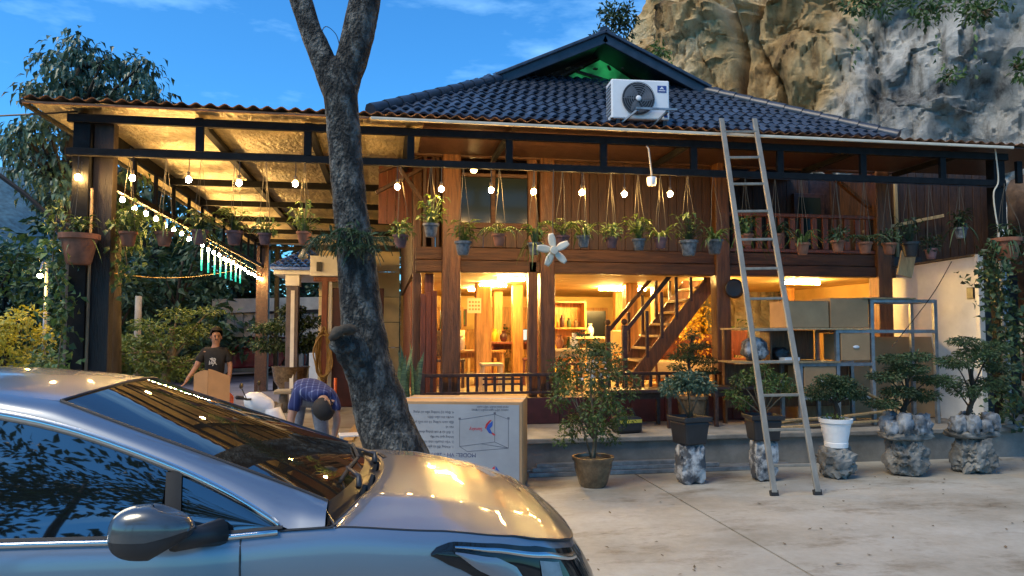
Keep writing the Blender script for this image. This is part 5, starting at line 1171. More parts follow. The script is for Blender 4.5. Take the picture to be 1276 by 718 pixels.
def person(t, J, skin_t='skin', shirt='shirt_black', pants='trousers_tan', long=False):
    V = []; E = []; ix = {}
    def add(k, r_, frm=None):
        ix[k] = len(V); V.append((tuple(J[k]), r_)); 
        if frm: E.append((ix[frm], ix[k]))
    add('pelvis', (.135, .10)); add('waist', (.125, .095), 'pelvis'); add('chest', (.15, .11), 'waist'); add('neck0', (.075, .075), 'chest'); add('neck', .052, 'neck0')
    add('head0', (.068, .075), 'neck'); add('head1', (.078, .092), 'head0'); add('head2', (.055, .065), 'head1')
    for s in 'LR':
        add('sh' + s, .062, 'chest'); add('el' + s, .043, 'sh' + s); add('wr' + s, .028, 'el' + s)
        hand(V, E, ix['wr' + s], J['wr' + s], Vector(J['wr' + s]) - Vector(J['el' + s]), J.get('th' + s, (0, -1, 0)))
        add('hip' + s, .085, 'pelvis'); add('kn' + s, .058, 'hip' + s); add('an' + s, .038, 'kn' + s); add('toe' + s, (.04, .025), 'an' + s)
    skin_mesh('body', V, E, skin_t, t)
    sv2 = [(tuple(J['pelvis']), (.165, .13)), (tuple(J['waist']), (.155, .125)), (tuple(J['chest']), (.178, .135)), (tuple(J['neck0']), (.11, .10))]; e2 = [(0, 1), (1, 2), (2, 3)]
    if long: sv2.append((tuple(Vector(J['neck']).lerp(Vector(J['head0']), .5)), .085)); e2.append((3, 4))
    for s in 'LR':
        i = len(sv2); a, b_ = Vector(J['sh' + s]), Vector(J['el' + s]); sv2 += [(tuple(a), .085), (tuple(a.lerp(b_, .45)), .078), (tuple(a.lerp(b_, .72)), .074)]; e2 += [(2, i), (i, i + 1), (i + 1, i + 2)]
    skin_mesh('shirt', sv2, e2, shirt, t)
    p3 = [(tuple(Vector(J['pelvis']) * .98), (.150, .118))]; e3 = []
    for s in 'LR':
        i = len(p3); a = Vector(J['an' + s]); p3 += [(tuple(J['hip' + s]), .108), (tuple(J['kn' + s]), .080), (tuple(a + (Vector(J['kn' + s]) - a) * .12), .064)]; e3 += [(0, i), (i, i + 1), (i + 1, i + 2)]
    skin_mesh('trousers', p3, e3, pants, t)
    for s in 'LR':
        a, b_ = Vector(J['an' + s]), Vector(J['toe' + s]); MB().tube([a + (a - b_) * .35 - Vector((0, 0, .02)), a - Vector((0, 0, .02)), b_, b_ + (b_ - a) * .3], [.035, .05, .048, .02], 10).build('shoe', 'black_plastic', t, smooth=True)
    # face and hair
    h0, h1 = Vector(J['head0']), Vector(J['head1']); up = (Vector(J['head2']) - h0).normalized(); f = Vector(J['face']).normalized(); f = (f - up * f.dot(up)).normalized(); r_ = up.cross(f)
    for s in (-1, 1):
        e = h1 + f * .084 + r_ * s * .030 - up * .012; MB().sphere((0, 0, 0), .011, 8, 6).build('eye', 'hair', t, smooth=True).location = e
        MB().tube([e + up * .02 - r_ * .016, e + up * .024 + r_ * .016], .004, 5).build('eyebrow', 'hair', t); MB().sphere(h1 + r_ * s * .082 - up * .02, (.012, .02, .03), 8, 6).build('ear', skin_t, t, smooth=True)
    MB().tube([h1 + f * .084 - up * .012, h1 + f * .108 - up * .048, h1 + f * .088 - up * .056], [.010, .014, .010], 8).build('nose', skin_t, t, smooth=True)
    MB().tube([h0 + f * .070 + up * .012 - r_ * .022, h0 + f * .077 + up * .012, h0 + f * .070 + up * .012 + r_ * .022], .006, 6).build('mouth', 'maroon', t, smooth=True)
    c = h1 + up * .022 - f * .012; hb = MB(); Mx = Matrix((r_, f, up)).transposed()
    def hr(a, b2):
        th = a * 2 * math.pi; d = Vector((math.cos(th), math.sin(th), 0)); lim = 1.08 + 1.45 * max(0, min(1, (.55 - d.y) / .5)); ph = b2 * lim
        k = 1 + .07 * noise.noise(Vector((math.cos(th) * 5, math.sin(th) * 5, b2 * 7))); return c + Mx @ Vector((d.x * math.sin(ph) * .100 * k, d.y * math.sin(ph) * .118 * k, math.cos(ph) * (.138 if math.cos(ph) > 0 else .12) * k))
    hb.grid(hr, 28, 10); o = hb.build('hair', 'hair', t, smooth=True)
pl0 = onv(268, 440, 12.6)
t = thing('person', 'person standing in a black printed t-shirt, one arm reaching down to a brown board', 'person', (pl0.x, 12.6, 0))
J = dict(pelvis=(0, 0, .88), waist=(0, 0, 1.02), chest=(0, -.01, 1.22), neck0=(.005, 0, 1.36), neck=(.01, 0, 1.43), head0=(.012, -.012, 1.49), head1=(.014, -.005, 1.56), head2=(.014, .0, 1.64), face=(.35, -1, -.05),
    shL=(-.17, 0, 1.31), elL=(-.27, -.06, 1.07), wrL=(-.37, -.16, .88), shR=(.175, 0, 1.31), elR=(.24, .0, 1.06), wrR=(.235, -.08, .83), hipL=(-.085, 0, .84), knL=(-.1, -.01, .46), anL=(-.11, .02, .07), toeL=(-.12, -.12, .035),
    hipR=(.085, 0, .84), knR=(.1, -.01, .46), anR=(.11, .02, .07), toeR=(.12, -.12, .035), thL=(.4, -1, 0), thR=(-.4, -1, 0))
person(t, J)
pm_ = MB()
for k in range(16): pm_.bar((-.06 + rnd.random() * .12, -.150, 1.06 + rnd.random() * .16), (-.06 + rnd.random() * .12, -.150, 1.06 + rnd.random() * .16), .008, .004, (0, 1, 0))
tag(pm_.build('shirt_print', 'white_paint', t), kind='stuff')
bx0 = onv(264, 486, 12.3); t = thing('cardboard_sheet', 'folded brown cardboard held upright before the person in black', 'cardboard', (bx0.x, 12.3, 0), R(6))
for k, (a, b_) in enumerate((((-.27, .02, .3), (-.06, -.02, .3)), ((-.055, -.02, .3), (.26, .05, .3)))):
    A_, B_ = Vector(a), Vector(b_); n_ = 8; h0_ = .72; g_ = MB(); g_.grid(lambda s, q: A_.lerp(B_, s) + Vector((0, .0, -.3 + q * (1.02 + .03 * math.sin(s * 3 + k * 2) - (.06 * s * s if k else .06 * (1 - s))))), n_, 4); o = g_.build('panel', 'carton', t); md = o.modifiers.new('thick', 'SOLIDIFY'); md.thickness = .012
# bending man
mat('plaid', (.02, .04, .20), .85)
m = MATS['plaid']; nt_ = m.node_tree; N, K_ = nt_.nodes.new, nt_.links.new; p = nt_.nodes['Principled BSDF']; c_ = N("ShaderNodeTexCoord"); ad = None
outs = []
for ax in (0, 1, 2):
    sp_ = N("ShaderNodeSeparateXYZ"); K_(c_.outputs['Object'], sp_.inputs[0]); a = N("ShaderNodeMath"); a.operation = 'MULTIPLY'; a.inputs[1].default_value = 16; K_(sp_.outputs[ax], a.inputs[0])
    fr_ = N("ShaderNodeMath"); fr_.operation = 'FRACT'; K_(a.outputs[0], fr_.inputs[0]); lt = N("ShaderNodeMath"); lt.operation = 'LESS_THAN'; lt.inputs[1].default_value = .20; K_(fr_.outputs[0], lt.inputs[0]); outs.append(lt.outputs[0])
s_ = N("ShaderNodeMath"); s_.operation = 'ADD'; K_(outs[0], s_.inputs[0]); K_(outs[1], s_.inputs[1]); rr_ = N("ShaderNodeValToRGB"); d_ = N("ShaderNodeMath"); d_.operation = 'MULTIPLY'; d_.inputs[1].default_value = .5; K_(s_.outputs[0], d_.inputs[0]); K_(d_.outputs[0], rr_.inputs[0])
rr_.color_ramp.elements[0].color = (.008, .016, .085, 1); rr_.color_ramp.elements[1].color = (.17, .20, .30, 1); el = rr_.color_ramp.elements.new(.5); el.color = (.045, .06, .16, 1); K_(rr_.outputs[0], p.inputs['Base Color'])
BM = onv(392, 480, 8.5)
t = thing('person', 'person bending down in a blue plaid shirt and grey jeans beside the tree', 'person', (BM.x, 8.5, 0))
J = dict(pelvis=(-.08, .16, .95), waist=(-.06, .02, 1.04), chest=(.02, -.2, 1.02), neck0=(.105, -.345, .95), neck=(.115, -.37, .93), head0=(.125, -.395, .905), head1=(.142, -.43, .855), head2=(.162, -.465, .79), face=(.45, -.25, -.55),
    shL=(-.15, -.20, .97), elL=(-.22, -.26, .70), wrL=(-.19, -.34, .45), shR=(.20, -.22, .95), elR=(.27, -.28, .69), wrR=(.22, -.38, .44), hipL=(-.18, .17, .90), knL=(-.22, .06, .48), anL=(-.22, .12, .07), toeL=(-.22, -.04, .035),
    hipR=(.02, .17, .90), knR=(.09, .07, .48), anR=(.11, .13, .07), toeR=(.13, -.03, .035), thL=(1, -.3, 0), thR=(-1, -.3, 0))
person(t, J, shirt='plaid', pants='trousers_grey', long=True)

# ================================================================ SCOOTER AND SMALL THINGS BY THE DRIVE
sp = onv(322, 505, 9.9); S = thing('motor_scooter', 'white motor scooter with black handlebar half hidden by the car', 'motorbike', (sp.x - .12, 9.9, 0), R(-12)); S.scale = (.92, .92, .92)
def loft(name, pts, m, n=12, sy=.6, **k):
    b = MB(); b.tube(cr_spline([p for p, _ in pts], 4), [pts[min(i // 4, len(pts) - 2)][1] + (pts[min(i // 4 + 1, len(pts) - 1)][1] - pts[min(i // 4, len(pts) - 2)][1]) * (i % 4) / 4 for i in range(4 * (len(pts) - 1))] + [pts[-1][1]], n); b.v = [(x, y * sy, z) for x, y, z in b.v]; return b.build(name, m, S, smooth=True)
loft('front_cowl', [((.35, 0, .72), .02), ((.30, 0, .74), .10), ((.12, 0, .80), .15), ((-.02, 0, .84), .10), ((-.06, 0, .84), .03)], 'white_plastic', sy=.9)
loft('leg_shield', [((.34, 0, .72), .10), ((.38, 0, .5), .15), ((.34, 0, .28), .12)], 'white_plastic', sy=1.2); loft('tail', [((-.35, 0, .45), .13), ((-.7, 0, .6), .15), ((-1.05, 0, .72), .06)], 'white_plastic', sy=1)
loft('seat', [((-.25, 0, .70), .06), ((-.5, 0, .76), .09), ((-.95, 0, .82), .07), ((-1.02, 0, .82), .02)], 'black_plastic', sy=1.5); MB().b2((-.35, -.14, .24), (.32, .14, .32)).build('footboard', 'black_plastic', S, bevel=.02)
MB().tube([(.02, -.36, .90), (.06, -.2, .86), (.08, 0, .85), (.06, .2, .86), (.02, .36, .90)], .016, 8).build('handlebar', 'black_plastic', S, smooth=True)
for s in (-1, 1):
    MB().tube([(.02, s * .26, .885), (.0, s * .40, .905)], .026, 10).build('grip', 'rubber', S, smooth=True); mm = MB(); mm.tube([(.05, s * .2, .87), (.02, s * .3, 1.02)], .007, 5); mm.build('mirror_stalk', 'black_plastic', S); MB().sphere((.02, s * .31, 1.05), (.015, .06, .04), 12, 8).build('mirror', 'black_plastic', S, smooth=True)
for x in (.55, -.75):
    o = MB().lathe([(.14, -.05), (.21, -.055), (.24, 0), (.21, .055), (.14, .05)], n=24).build('wheel', 'rubber', S, smooth=True); o.location = (x, 0, .24); o.rotation_euler = (R(90), 0, 0)
MB().tube([(.55, 0, .24), (.40, 0, .62)], .03, 8).build('fork', 'grey_steel', S, smooth=True)
oc = onv(279, 500, 12.75); t = thing('plastic_chair', 'orange plastic chair beside the folded brown cardboard', 'chair', (oc.x, 12.75, 0), R(15)); t.scale = (.8, .8, .78)
MB().grid(lambda s, q: (-.2 + .4 * s, .19 + .03 * q, .44 + .42 * q * (1 - .35 * (2 * s - 1) ** 2)), 10, 6).build('backrest', 'orange_plastic', t, smooth=True).modifiers.new('thick', 'SOLIDIFY').thickness = .012
MB().b2((-.21, -.2, .41), (.21, .2, .435)).build('seat', 'orange_plastic', t, bevel=.01)
for sx in (-1, 1):
    for sy in (-1, 1): MB().bar((sx * .17, sy * .16, .41), (sx * .22, sy * .21, 0), .035, .035).build('leg', 'orange_plastic', t)
q = onv(418, 480, 14.5); tag(MB().tube([(q.x, 14.5, 0), (q.x, 14.5, .75)], .03, 8).build('marker_post', 'orange_plastic', smooth=True), 'thin orange marker post behind the bending person', 'post')
q = onv(442, 548, 9.4); t = thing('step_stool', 'low white slatted step stool at the foot of the tree', 'stool', (q.x, 9.4, 0), R(8))
for k in range(3): MB().b2((-.19, -.14 + k * .1, .36), (.19, -.06 + k * .1, .38)).build('slat', 'white_plastic', t, bevel=.004)
for sx in (-1, 1):
    for sy in (-1, 1): MB().bar((sx * .16, sy * .11, .36), (sx * .19, sy * .15, 0), .025, .025).build('leg', 'white_plastic', t)
for k in range(4):
    u = -.42 + k * .24; tag(MB().box((u, 13.6, .018 + .001 * k), (.15, 4.6, .03), R(-3 + k)).build('floor_board', 'wood_board', bevel=.004), ['long pale board lying on the yard floor, leftmost of four', 'long pale board lying on the yard floor, second from the left', 'long pale board lying on the yard floor, third from the left', 'long pale board lying on the yard floor, nearest the terrace'][k], 'board', 'long boards on the yard floor')
q = onv(375, 478, 15.6); t = thing('stone_bench', 'grey stone slab bench under the large potted bonsai', 'bench', (q.x, 15.6, 0)); MB().b2((-.5, -.22, .38), (.5, .22, .46)).build('slab', 'concrete', t, bevel=.02)
for x in (-.34, .34): o = rock_mesh((.22, .3, .4), 40 + int(x * 10), amp=.12, sub=3, flat=.3).build('support', 'rock', t, smooth=True); o.location = (x, 0, -.01)
q = onv(338, 490, 12.8); o = rock_mesh((.42, .35, .5), 51, amp=.25).build('boulder', 'rock', None, smooth=True); o.location = (q.x, 12.8, -.02); tag(o, 'tan boulder beside the rear canopy post', 'rock')
q = onv(362, 470, 17.0); t = thing('potted_bonsai', 'large dark bonsai in a green-brown pot beyond the rear post', 'potted plant', (q.x, 17, 0)); MB().lathe([(.2, 0), (.22, .35), (.36, .55), (.40, .82), (.42, .86), (.36, .86)], n=18).build('pot', 'pot_glaze', t, smooth=True, auto=40)
cl = [((-.5, 0, 1.35), (.4, .3, .16)), ((.1, 0, 1.3), (.4, .3, .16)), ((.5, 0, 1.45), (.35, .3, .14)), ((-.1, 0, 1.75), (.45, .3, .18)), ((.4, 0, 1.85), (.3, .3, .12)), ((-.6, 0, 1.7), (.28, .2, .12)), ((0, 0, 2.1), (.3, .25, .14))]
limb_tree(t, [(0, 0, .8), (.1, 0, 1.2), (0, 0, 1.6), (.05, 0, 2.0)], (.09, .03), [((.05, 0, 1.2), c, .03) for c, _ in cl], cl, 1300, .12, .05, 'leaf_dark', 'bark_dark', .3)
t = thing('potted_bonsai', 'wide yellow-green bonsai tree in a pale pot left of the standing person', 'potted plant', (onv(212, 470, 14.6).x, 14.6, 0)); MB().lathe([(.22, 0), (.28, .06), (.36, .45), (.4, .48), (.36, .48)], n=18).build('pot', 'blue_grey_panel', t, smooth=True, auto=40)
cl = [((-.7, 0, 1.35), (.4, .3, .14)), ((-.25, -.1, 1.1), (.42, .35, .16)), ((.3, 0, 1.0), (.45, .35, .18)), ((.75, 0, 1.2), (.32, .3, .12)), ((0, 0, 1.5), (.5, .4, .18)), ((.45, 0, 1.65), (.4, .3, .13)), ((-.4, 0, 1.75), (.35, .3, .12)), ((.1, 0, 1.95), (.35, .3, .12)), ((.65, 0, 2.0), (.28, .2, .08)), ((-1.0, 0, 1.2), (.25, .2, .1)), ((-.1, 0, .85), (.4, .3, .14))]
limb_tree(t, [(0, 0, .45), (-.08, 0, .8), (.05, 0, 1.2), (0, 0, 1.7)], (.09, .04), [((0, 0, .8 + .05 * i), c, .03) for i, (c, _) in enumerate(cl)], cl, 1150, .11, .05, 'leaf_light', 'stem', .35)
t = thing('potted_bonsai', 'smaller yellow-green shrub just right of the black corner post', 'potted plant', (onv(150, 470, 15.0).x, 15, 0)); MB().lathe([(.18, 0), (.25, .3), (.27, .32), (.23, .32)], n=14).build('pot', 'concrete', t, smooth=True, auto=40)
cl = [((-.3, 0, 1.2), (.35, .3, .14)), ((.2, 0, 1.0), (.35, .3, .16)), ((.1, 0, 1.45), (.32, .25, .12)), ((-.2, 0, .75), (.35, .3, .15)), ((.45, 0, 1.3), (.25, .2, .1))]
limb_tree(t, [(0, 0, .3), (.05, 0, .8), (0, 0, 1.3)], (.06, .03), [((0, 0, .7), c, .02) for c, _ in cl], cl, 700, .11, .05, 'leaf_light', 'stem', .35)

# ================================================================ GATE BUILDING, SHED, RED CAR AT THE BACK OF THE YARD
GV = 16.8
def gb(px0, py0, px1, py1, v): 
    a, b_ = onv(px0, py0, v), onv(px1, py1, v); return min(a.x, b_.x), max(a.x, b_.x), min(a.z, b_.z), max(a.z, b_.z)
G = thing('gatehouse', 'small white gatehouse with a blue tiled roof behind the tree', 'building', (onv(390, 400, GV).x, GV, 0))
u0, u1, z0, z1 = gb(343, 343, 391, 334, GV); wb('fascia', 'white_paint', G, (u0, GV - .25, z0), (u1, GV + 2.5, z1), bevel=.01)
ru0, ru1, rz0, _ = gb(339, 334, 392, 330, GV); rz1 = onv(375, 312, GV + 1.2).z
rf = wbuild(MB().prism([(ru0, GV - .35, rz0), (ru1, GV - .35, rz0), (ru1 - .0, GV + 1.2, rz1), (ru0 + .55, GV + 1.2, rz1)], (0, 0, -.06)), 'roof', 'blue_tile', G)
tl = None
for r in range(7):
    f = r / 7; a = ru0 + .55 * f
    for k in range(int((ru1 - a) / .16)):
        pos = Vector((a + .08 + .16 * k, GV - .37 + 1.55 * f, rz0 + (rz1 - rz0) * f + .01))
        if tl is None:
            q_ = tile_mesh(); q_.v = [(x * .9, y, z) for x, y, z in q_.v]; tl = q_.build('roof_tile', 'blue_tile', rf, smooth=True, auto=50); o = tl
        else: o = inst(tl, rf)
        o.location = pos - wloc(rf); o.rotation_euler = (math.atan2(rz1 - rz0, 1.55), 0, 0)
u0, u1, z0, z1 = gb(389, 346, 440, 322, GV); bxw = wb('fascia', 'white_paint', G, (u0, GV - .5, z0), (u1, GV + 1.5, z1), bevel=.01)
wb('wall_lamp', 'black_plastic', bxw, (u0 + .14, GV - .56, z0 + .1), (u0 + .24, GV - .505, z0 + .3))
u0, u1, z0, z1 = gb(357, 410, 373, 357, GV); wb('column', 'purple_grey', G, (u0, GV - .15, -.0), (u1, GV + .15, z1), bevel=.01)
wb('column_stripe', 'white_paint', G, (u0 + .10, GV - .165, 0), (u0 + .18, GV - .152, z1 - .1)); wb('capital', 'white_paint', G, (u0 - .02, GV - .18, z1 + .002), (u1 + .02, GV + .18, z1 + .24), bevel=.01)
u0, u1, z0, z1 = gb(400, 460, 409, 350, GV - .3); wb('gate_post', 'red_wood', G, (u0, GV - .38, 0), (u1, GV - .22, z1), bevel=.006); u2 = gb(391, 351, 440, 346, GV - .3); wb('lintel', 'red_wood', G, (u2[0], GV - .40, u2[2]), (u2[1], GV - .2, u2[3]))
wb('white_post', 'white_paint', G, (u1 + .02, GV - .34, 0), (u1 + .08, GV - .26, z1)); wb('door', 'maroon', G, (u1 + .09, GV - .28, 0), (u1 + 1.2, GV - .22, z1 - .15), bevel=.01)
hz = Vector(((u0 + u1) / 2, GV - .45, 1.75))
b = MB()
for k in range(6):
    r_ = .07 + .025 * k; b.tube([(hz.x + r_ * math.sin(a * .3) * (1 + .12 * math.sin(a * 1.3 + k)), hz.y - .02 * k, hz.z - .62 + (.60 - .03 * k) * math.cos(a * .3) + .04 * math.sin(k * 2)) for a in range(22)], .016, 6)
tag(b.build('garden_hose', 'yellow_hose', smooth=True), 'coil of yellow garden hose hung on the reddish gate post', 'hose')
yw = thing('cream_wall', 'cream panelled wall glowing yellow right of the tree trunk', 'wall', (-.3, 18.4, 0))
for i in range(6):
    wb('wall_panel', 'cream_wall', yw, (-1.6, 18.4, i * .62), (.33, 18.46, i * .62 + .605), bevel=.004)
for i in range(3): wb('slat', 'pvc_cream', yw, (-1.6, 18.30, 3.74 + i * .16), (.33, 18.36, 3.74 + i * .16 + .09))
wb('duct', 'black_plastic', yw, (-1.6, 18.15, 3.58), (.33, 18.29, 3.70))
sh = thing('car_shed', 'grey corrugated car shed behind the person in black', 'shed', (-4.5, 27, 0))
u0, u1, z0, z1 = gb(264, 391, 420, 374, 26.5); wbuild(MB().prism([(u0, 26.5, z0), (u1, 26.5, z0 + .2), (u1, 26.5, z1 + .12), (u0, 26.5, z1)], (0, 4, 0)), 'roof_slab', 'corrugated', sh)
u0, u1, z0, z1 = gb(280, 420, 420, 390, 26.7); n = int((u1 - u0) / .3)
for k in range(n): wb('corrugated_panel', 'corrugated', sh, (u0 + (u1 - u0) * k / n, 26.7 - .02 * (k % 2), z0), (u0 + (u1 - u0) * (k + .94) / n, 26.74, z1 - .03), bevel=.01)
wb('back_wall', 'concrete_dark', sh, (u0 - .8, 31, 0), (u1 + .5, 31.1, z1)); 
for x in (u0 - .5, (u0 + u1) / 2 + .6): wb('shed_post', 'concrete_dark', sh, (x - .12, 26.8, 0), (x + .12, 27.1, z1))
u0, u1, z0, z1 = gb(385, 456, 420, 440, 26); tag(wbuild(MB().b2((u0, 26, 0), (u1, 26.2, z1)), 'low_wall', 'white_paint', thing('garden_wall', 'low white garden wall beyond the large dark bonsai', 'wall', ((u0 + u1) / 2, 26, 0)), bevel=.01))
rc = onv(303, 455, 28.6); t = thing('red_car', 'dark red car parked inside the grey shed', 'car', (rc.x, 28.8, 0), R(-140))
def rcs(name, prof, hw, m, tuck=0): return MB().prism([(x, -hw, z) for x, z in prof], (0, 2 * hw, 0)).build(name, m, t, bevel=.06)
rcs('body', [(-2.1, .3), (2.0, .3), (2.08, .6), (1.9, .82), (.95, .95), (-2.0, 1.0), (-2.15, .7)], .86, 'red_car'); rcs('cabin', [(-2.0, .98), (.95, .93), (.2, 1.40), (-.3, 1.47), (-1.4, 1.45)], .72, 'red_car')
rcs('side_window', [(-1.75, 1.02), (.72, .99), (.12, 1.34), (-.3, 1.40), (-1.35, 1.38)], .745, 'dark_glass'); MB().add([(.96, -.66, .97), (.96, .66, .97), (.24, .6, 1.40), (.24, -.6, 1.40)], [(0, 1, 2, 3)]).build('windshield', 'dark_glass', t)
for x in (-1.35, 1.3):
    for s in (-1, 1):
        o = MB().lathe([(.2, -.1), (.33, -.1), (.33, .1), (.2, .1)], n=20).build('wheel', 'rubber', t); o.location = (x, s * .80, .33); o.rotation_euler = (R(90), 0, 0); MB().lathe([(.2, -.105), (.2, .105)], n=16).build('rim', 'rim_metal', o)
MB().b2((1.96, -.75, .62), (2.07, -.4, .75)).build('headlight', 'white_plastic', t, bevel=.02); MB().b2((1.96, .4, .62), (2.07, .75, .75)).build('headlight', 'white_plastic', t, bevel=.02)

# ================================================================ CLIFF
def cliff_mat():
    m, t, p = newmat('cliff'); N, K = t.nodes.new, t.links.new
    c = N("ShaderNodeTexCoord")
    def nse(sc, det=8, ro=.62, st=(1, 1, 1)):
        q = N("ShaderNodeMapping"); q.inputs['Scale'].default_value = st; K(c.outputs['Object'], q.inputs[0]); n = N("ShaderNodeTexNoise"); n.inputs['Scale'].default_value = sc; n.inputs['Detail'].default_value = det; n.inputs['Roughness'].default_value = ro; K(q.outputs[0], n.inputs['Vector']); return n.outputs[0]
    def ramp(x, stops):
        r = N("ShaderNodeValToRGB"); e = r.color_ramp.elements
        for i, (a, col) in enumerate(stops):
            el = e[i] if i < 2 else e.new(a); el.position = a; el.color = (*col, 1)
        K(x, r.inputs[0]); return r.outputs[0]
    tan = ramp(nse(.55, 10), [(.34, (.16, .09, .03)), (.43, (.42, .25, .09)), (.54, (.62, .43, .20)), (.68, (.68, .54, .33))])
    grey = ramp(nse(.8, 10, .68), [(.34, (.09, .085, .08)), (.44, (.34, .33, .30)), (.60, (.60, .57, .51))])
    sx = N("ShaderNodeSeparateXYZ"); K(c.outputs['Object'], sx.inputs[0])
    a = N("ShaderNodeMath"); a.operation = 'MULTIPLY_ADD'; a.inputs[1].default_value = -.55; K(sx.outputs[2], a.inputs[0]); K(sx.outputs[0], a.inputs[2])      # u - .55 z
    nn = N("ShaderNodeMath"); nn.operation = 'MULTIPLY_ADD'; nn.inputs[1].default_value = 3.2; K(nse(.5, 6), nn.inputs[0]); K(a.outputs[0], nn.inputs[2])
    mr = N("ShaderNodeMapRange"); mr.inputs['From Min'].default_value = 7.1; mr.inputs['From Max'].default_value = 8.3; K(nn.outputs[0], mr.inputs[0])
    mxn = N("ShaderNodeMixRGB"); K(mr.outputs[0], mxn.inputs[0]); K(tan, mxn.inputs[1]); K(grey, mxn.inputs[2])
    moss = N("ShaderNodeMixRGB"); mk = ramp(nse(1.6, 9, .7), [(.60, (0, 0, 0)), (.70, (.55, .55, .55))]); K(mk, moss.inputs[0]); K(mxn.outputs[0], moss.inputs[1]); moss.inputs[2].default_value = (.07, .07, .025, 1)
    st = N("ShaderNodeMixRGB"); st.blend_type = 'MULTIPLY'; st.inputs[0].default_value = .8; K(moss.outputs[0], st.inputs[1]); K(ramp(nse(.9, 9, .7, (2.0, 2.0, .35)), [(.36, (.30, .27, .23)), (.47, (1, 1, 1))]), st.inputs[2])
    K(st.outputs[0], p.inputs['Base Color']); p.inputs['Roughness'].default_value = .9
    b = N("ShaderNodeBump"); b.inputs['Strength'].default_value = .9; b.inputs['Distance'].default_value = .16; K(nse(5.0, 15, .78), b.inputs['Height']); K(b.outputs[0], p.inputs['Normal'])
cliff_mat()
CP = cr_spline([(8.6, 30, 0), (7.6, 22, 0), (7.0, 18.2, 0), (8.0, 16.6, 0), (9.6, 15.1, 0), (12.0, 13.4, 0), (15.0, 11.2, 0), (21, 8.0, 0)], 16)
def cliff_pt(s, q):
    k = s * (len(CP) - 1); i = min(int(k), len(CP) - 2); p = CP[i].lerp(CP[i + 1], k - i); d = (CP[i + 1] - CP[i]).normalized(); n = Vector((d.y, -d.x, 0)); z = -.5 + 19 * q
    c = Vector((p.x, p.y, z)); disp = .7 * fbm(Vector((c.x * .22, c.y * .22, z * .16)) + Vector((4, 9, 2)), 3)
    fl = abs(noise.noise(Vector(((c.x - .45 * z) * .42, c.y * .1, z * .10)))); disp += 1.1 * min(fl, .35) - .25
    disp += .20 * (ridged(Vector((c.x * .6, c.y * .6, z * .45)), 4) - .7) + .13 * fbm(c * 1.9, 6, .62)
    vq = Vector((c.x * .20 + c.z * .13, c.y * .20, c.z * .13 - c.x * .11)) + Vector((.3, .3, .3)) * noise.noise(c * .5); dd, pp = noise.voronoi(vq); rv = noise.cell_vector(pp[0] * 5.3); disp += 1.5 * (vq - pp[0]).dot(rv) + .35 * (noise.cell(pp[0] * 3.7) - .5); disp -= .30 * max(0, 1 - (dd[1] - dd[0]) / .09)
    vq = vq * 6.5; dd, pp = noise.voronoi(vq); rv = noise.cell_vector(pp[0] * 5.3); disp += .12 * (vq - pp[0]).dot(rv) - .07 * max(0, 1 - (dd[1] - dd[0]) / .10)
    disp -= .9 * math.exp(-((s - .435 - .012 * math.sin(z)) / .010) ** 2) * (1 if z > 3 else .4)
    return c + n * (disp - .24 * (z - 6)) + Vector((0, 0, .25 * fbm(c * .9, 3)))
co = MB().grid(cliff_pt, 420, 280).build('cliff', 'cliff', None, smooth=True, auto=28); tag(co, kind='structure')
o = rock_mesh((3.4, 2.6, 4.6), 61, amp=.3, sub=5, freq=1.4).build('boulder', 'boulder_brown', None, smooth=True); o.location = (11.3, 9.7, -.1); tag(o, 'huge brown boulder beside the right corner post', 'rock')
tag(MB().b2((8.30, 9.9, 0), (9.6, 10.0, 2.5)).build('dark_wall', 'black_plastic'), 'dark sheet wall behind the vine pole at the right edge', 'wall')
def shrub(label, c, r, n, l, w, lm, hang=0, name='cliff_shrub', cat='shrub'):
    t = thing(name, label, cat, c); b = MB()
    for k in range(7): a = (rnd.uniform(-.6, .6) * r[0], rnd.uniform(-.6, .6) * r[1], rnd.uniform(-.6, .6) * r[2]); clump(b, a, tuple(x * .55 for x in r), n // 7, l, w, -.2)
    for k in range(hang):
        p = Vector((rnd.uniform(-1, 1) * r[0], -.1, rnd.uniform(-.6, .2) * r[2])); 
        for j in range(14): b.leaf(p + Vector((rnd.gauss(0, .06), rnd.gauss(0, .05), -j * .09)), (rnd.uniform(-1, 1), -.5, -1), l, w)
    b.build('foliage', lm, t)
    s = MB(); 
    for k in range(4): s.tube([(0, .1, r[2] * .2), (rnd.uniform(-.6, .6) * r[0], 0, rnd.uniform(-.6, .6) * r[2])], .02, 5)
    s.build('stem', 'stem', t); return t
for px, py, v, r, n, hg, lb, lm in ((768, 22, 17.2, (.55, .4, .5), 520, 16, 'hanging creeper at the upper left edge of the cliff', 'leaf_dark'), (748, 44, 17.6, (.3, .3, .3), 240, 8, 'small hanging creeper lowest at the cliff edge by the roof ridge', 'leaf_dark'),
    (1085, 8, 12.4, (.55, .4, .2), 220, 1, 'green creeper at the top of the cliff, left of the others', 'leaf'), (1165, 12, 11.4, (.6, .4, .22), 240, 1, 'green creeper at the top of the cliff in the middle', 'leaf'), (1225, 10, 10.6, (.55, .4, .25), 240, 1, 'bright creeper at the top right corner of the cliff', 'leaf'),
    (1185, 95, 11.2, (.16, .2, .14), 60, 0, 'small leafy tuft on the grey cliff face', 'leaf'), (820, 62, 16.2, (.3, .2, .3), 90, 2, 'sparse tuft on the brown cliff face beside the roof', 'leaf_light'), (1270, 85, 10.0, (.15, .2, .2), 60, 0, 'leafy tuft at the right edge of the cliff face', 'leaf')):
    shrub(lb, onv(px, py, v), r, n, .13, .06, lm, hg)

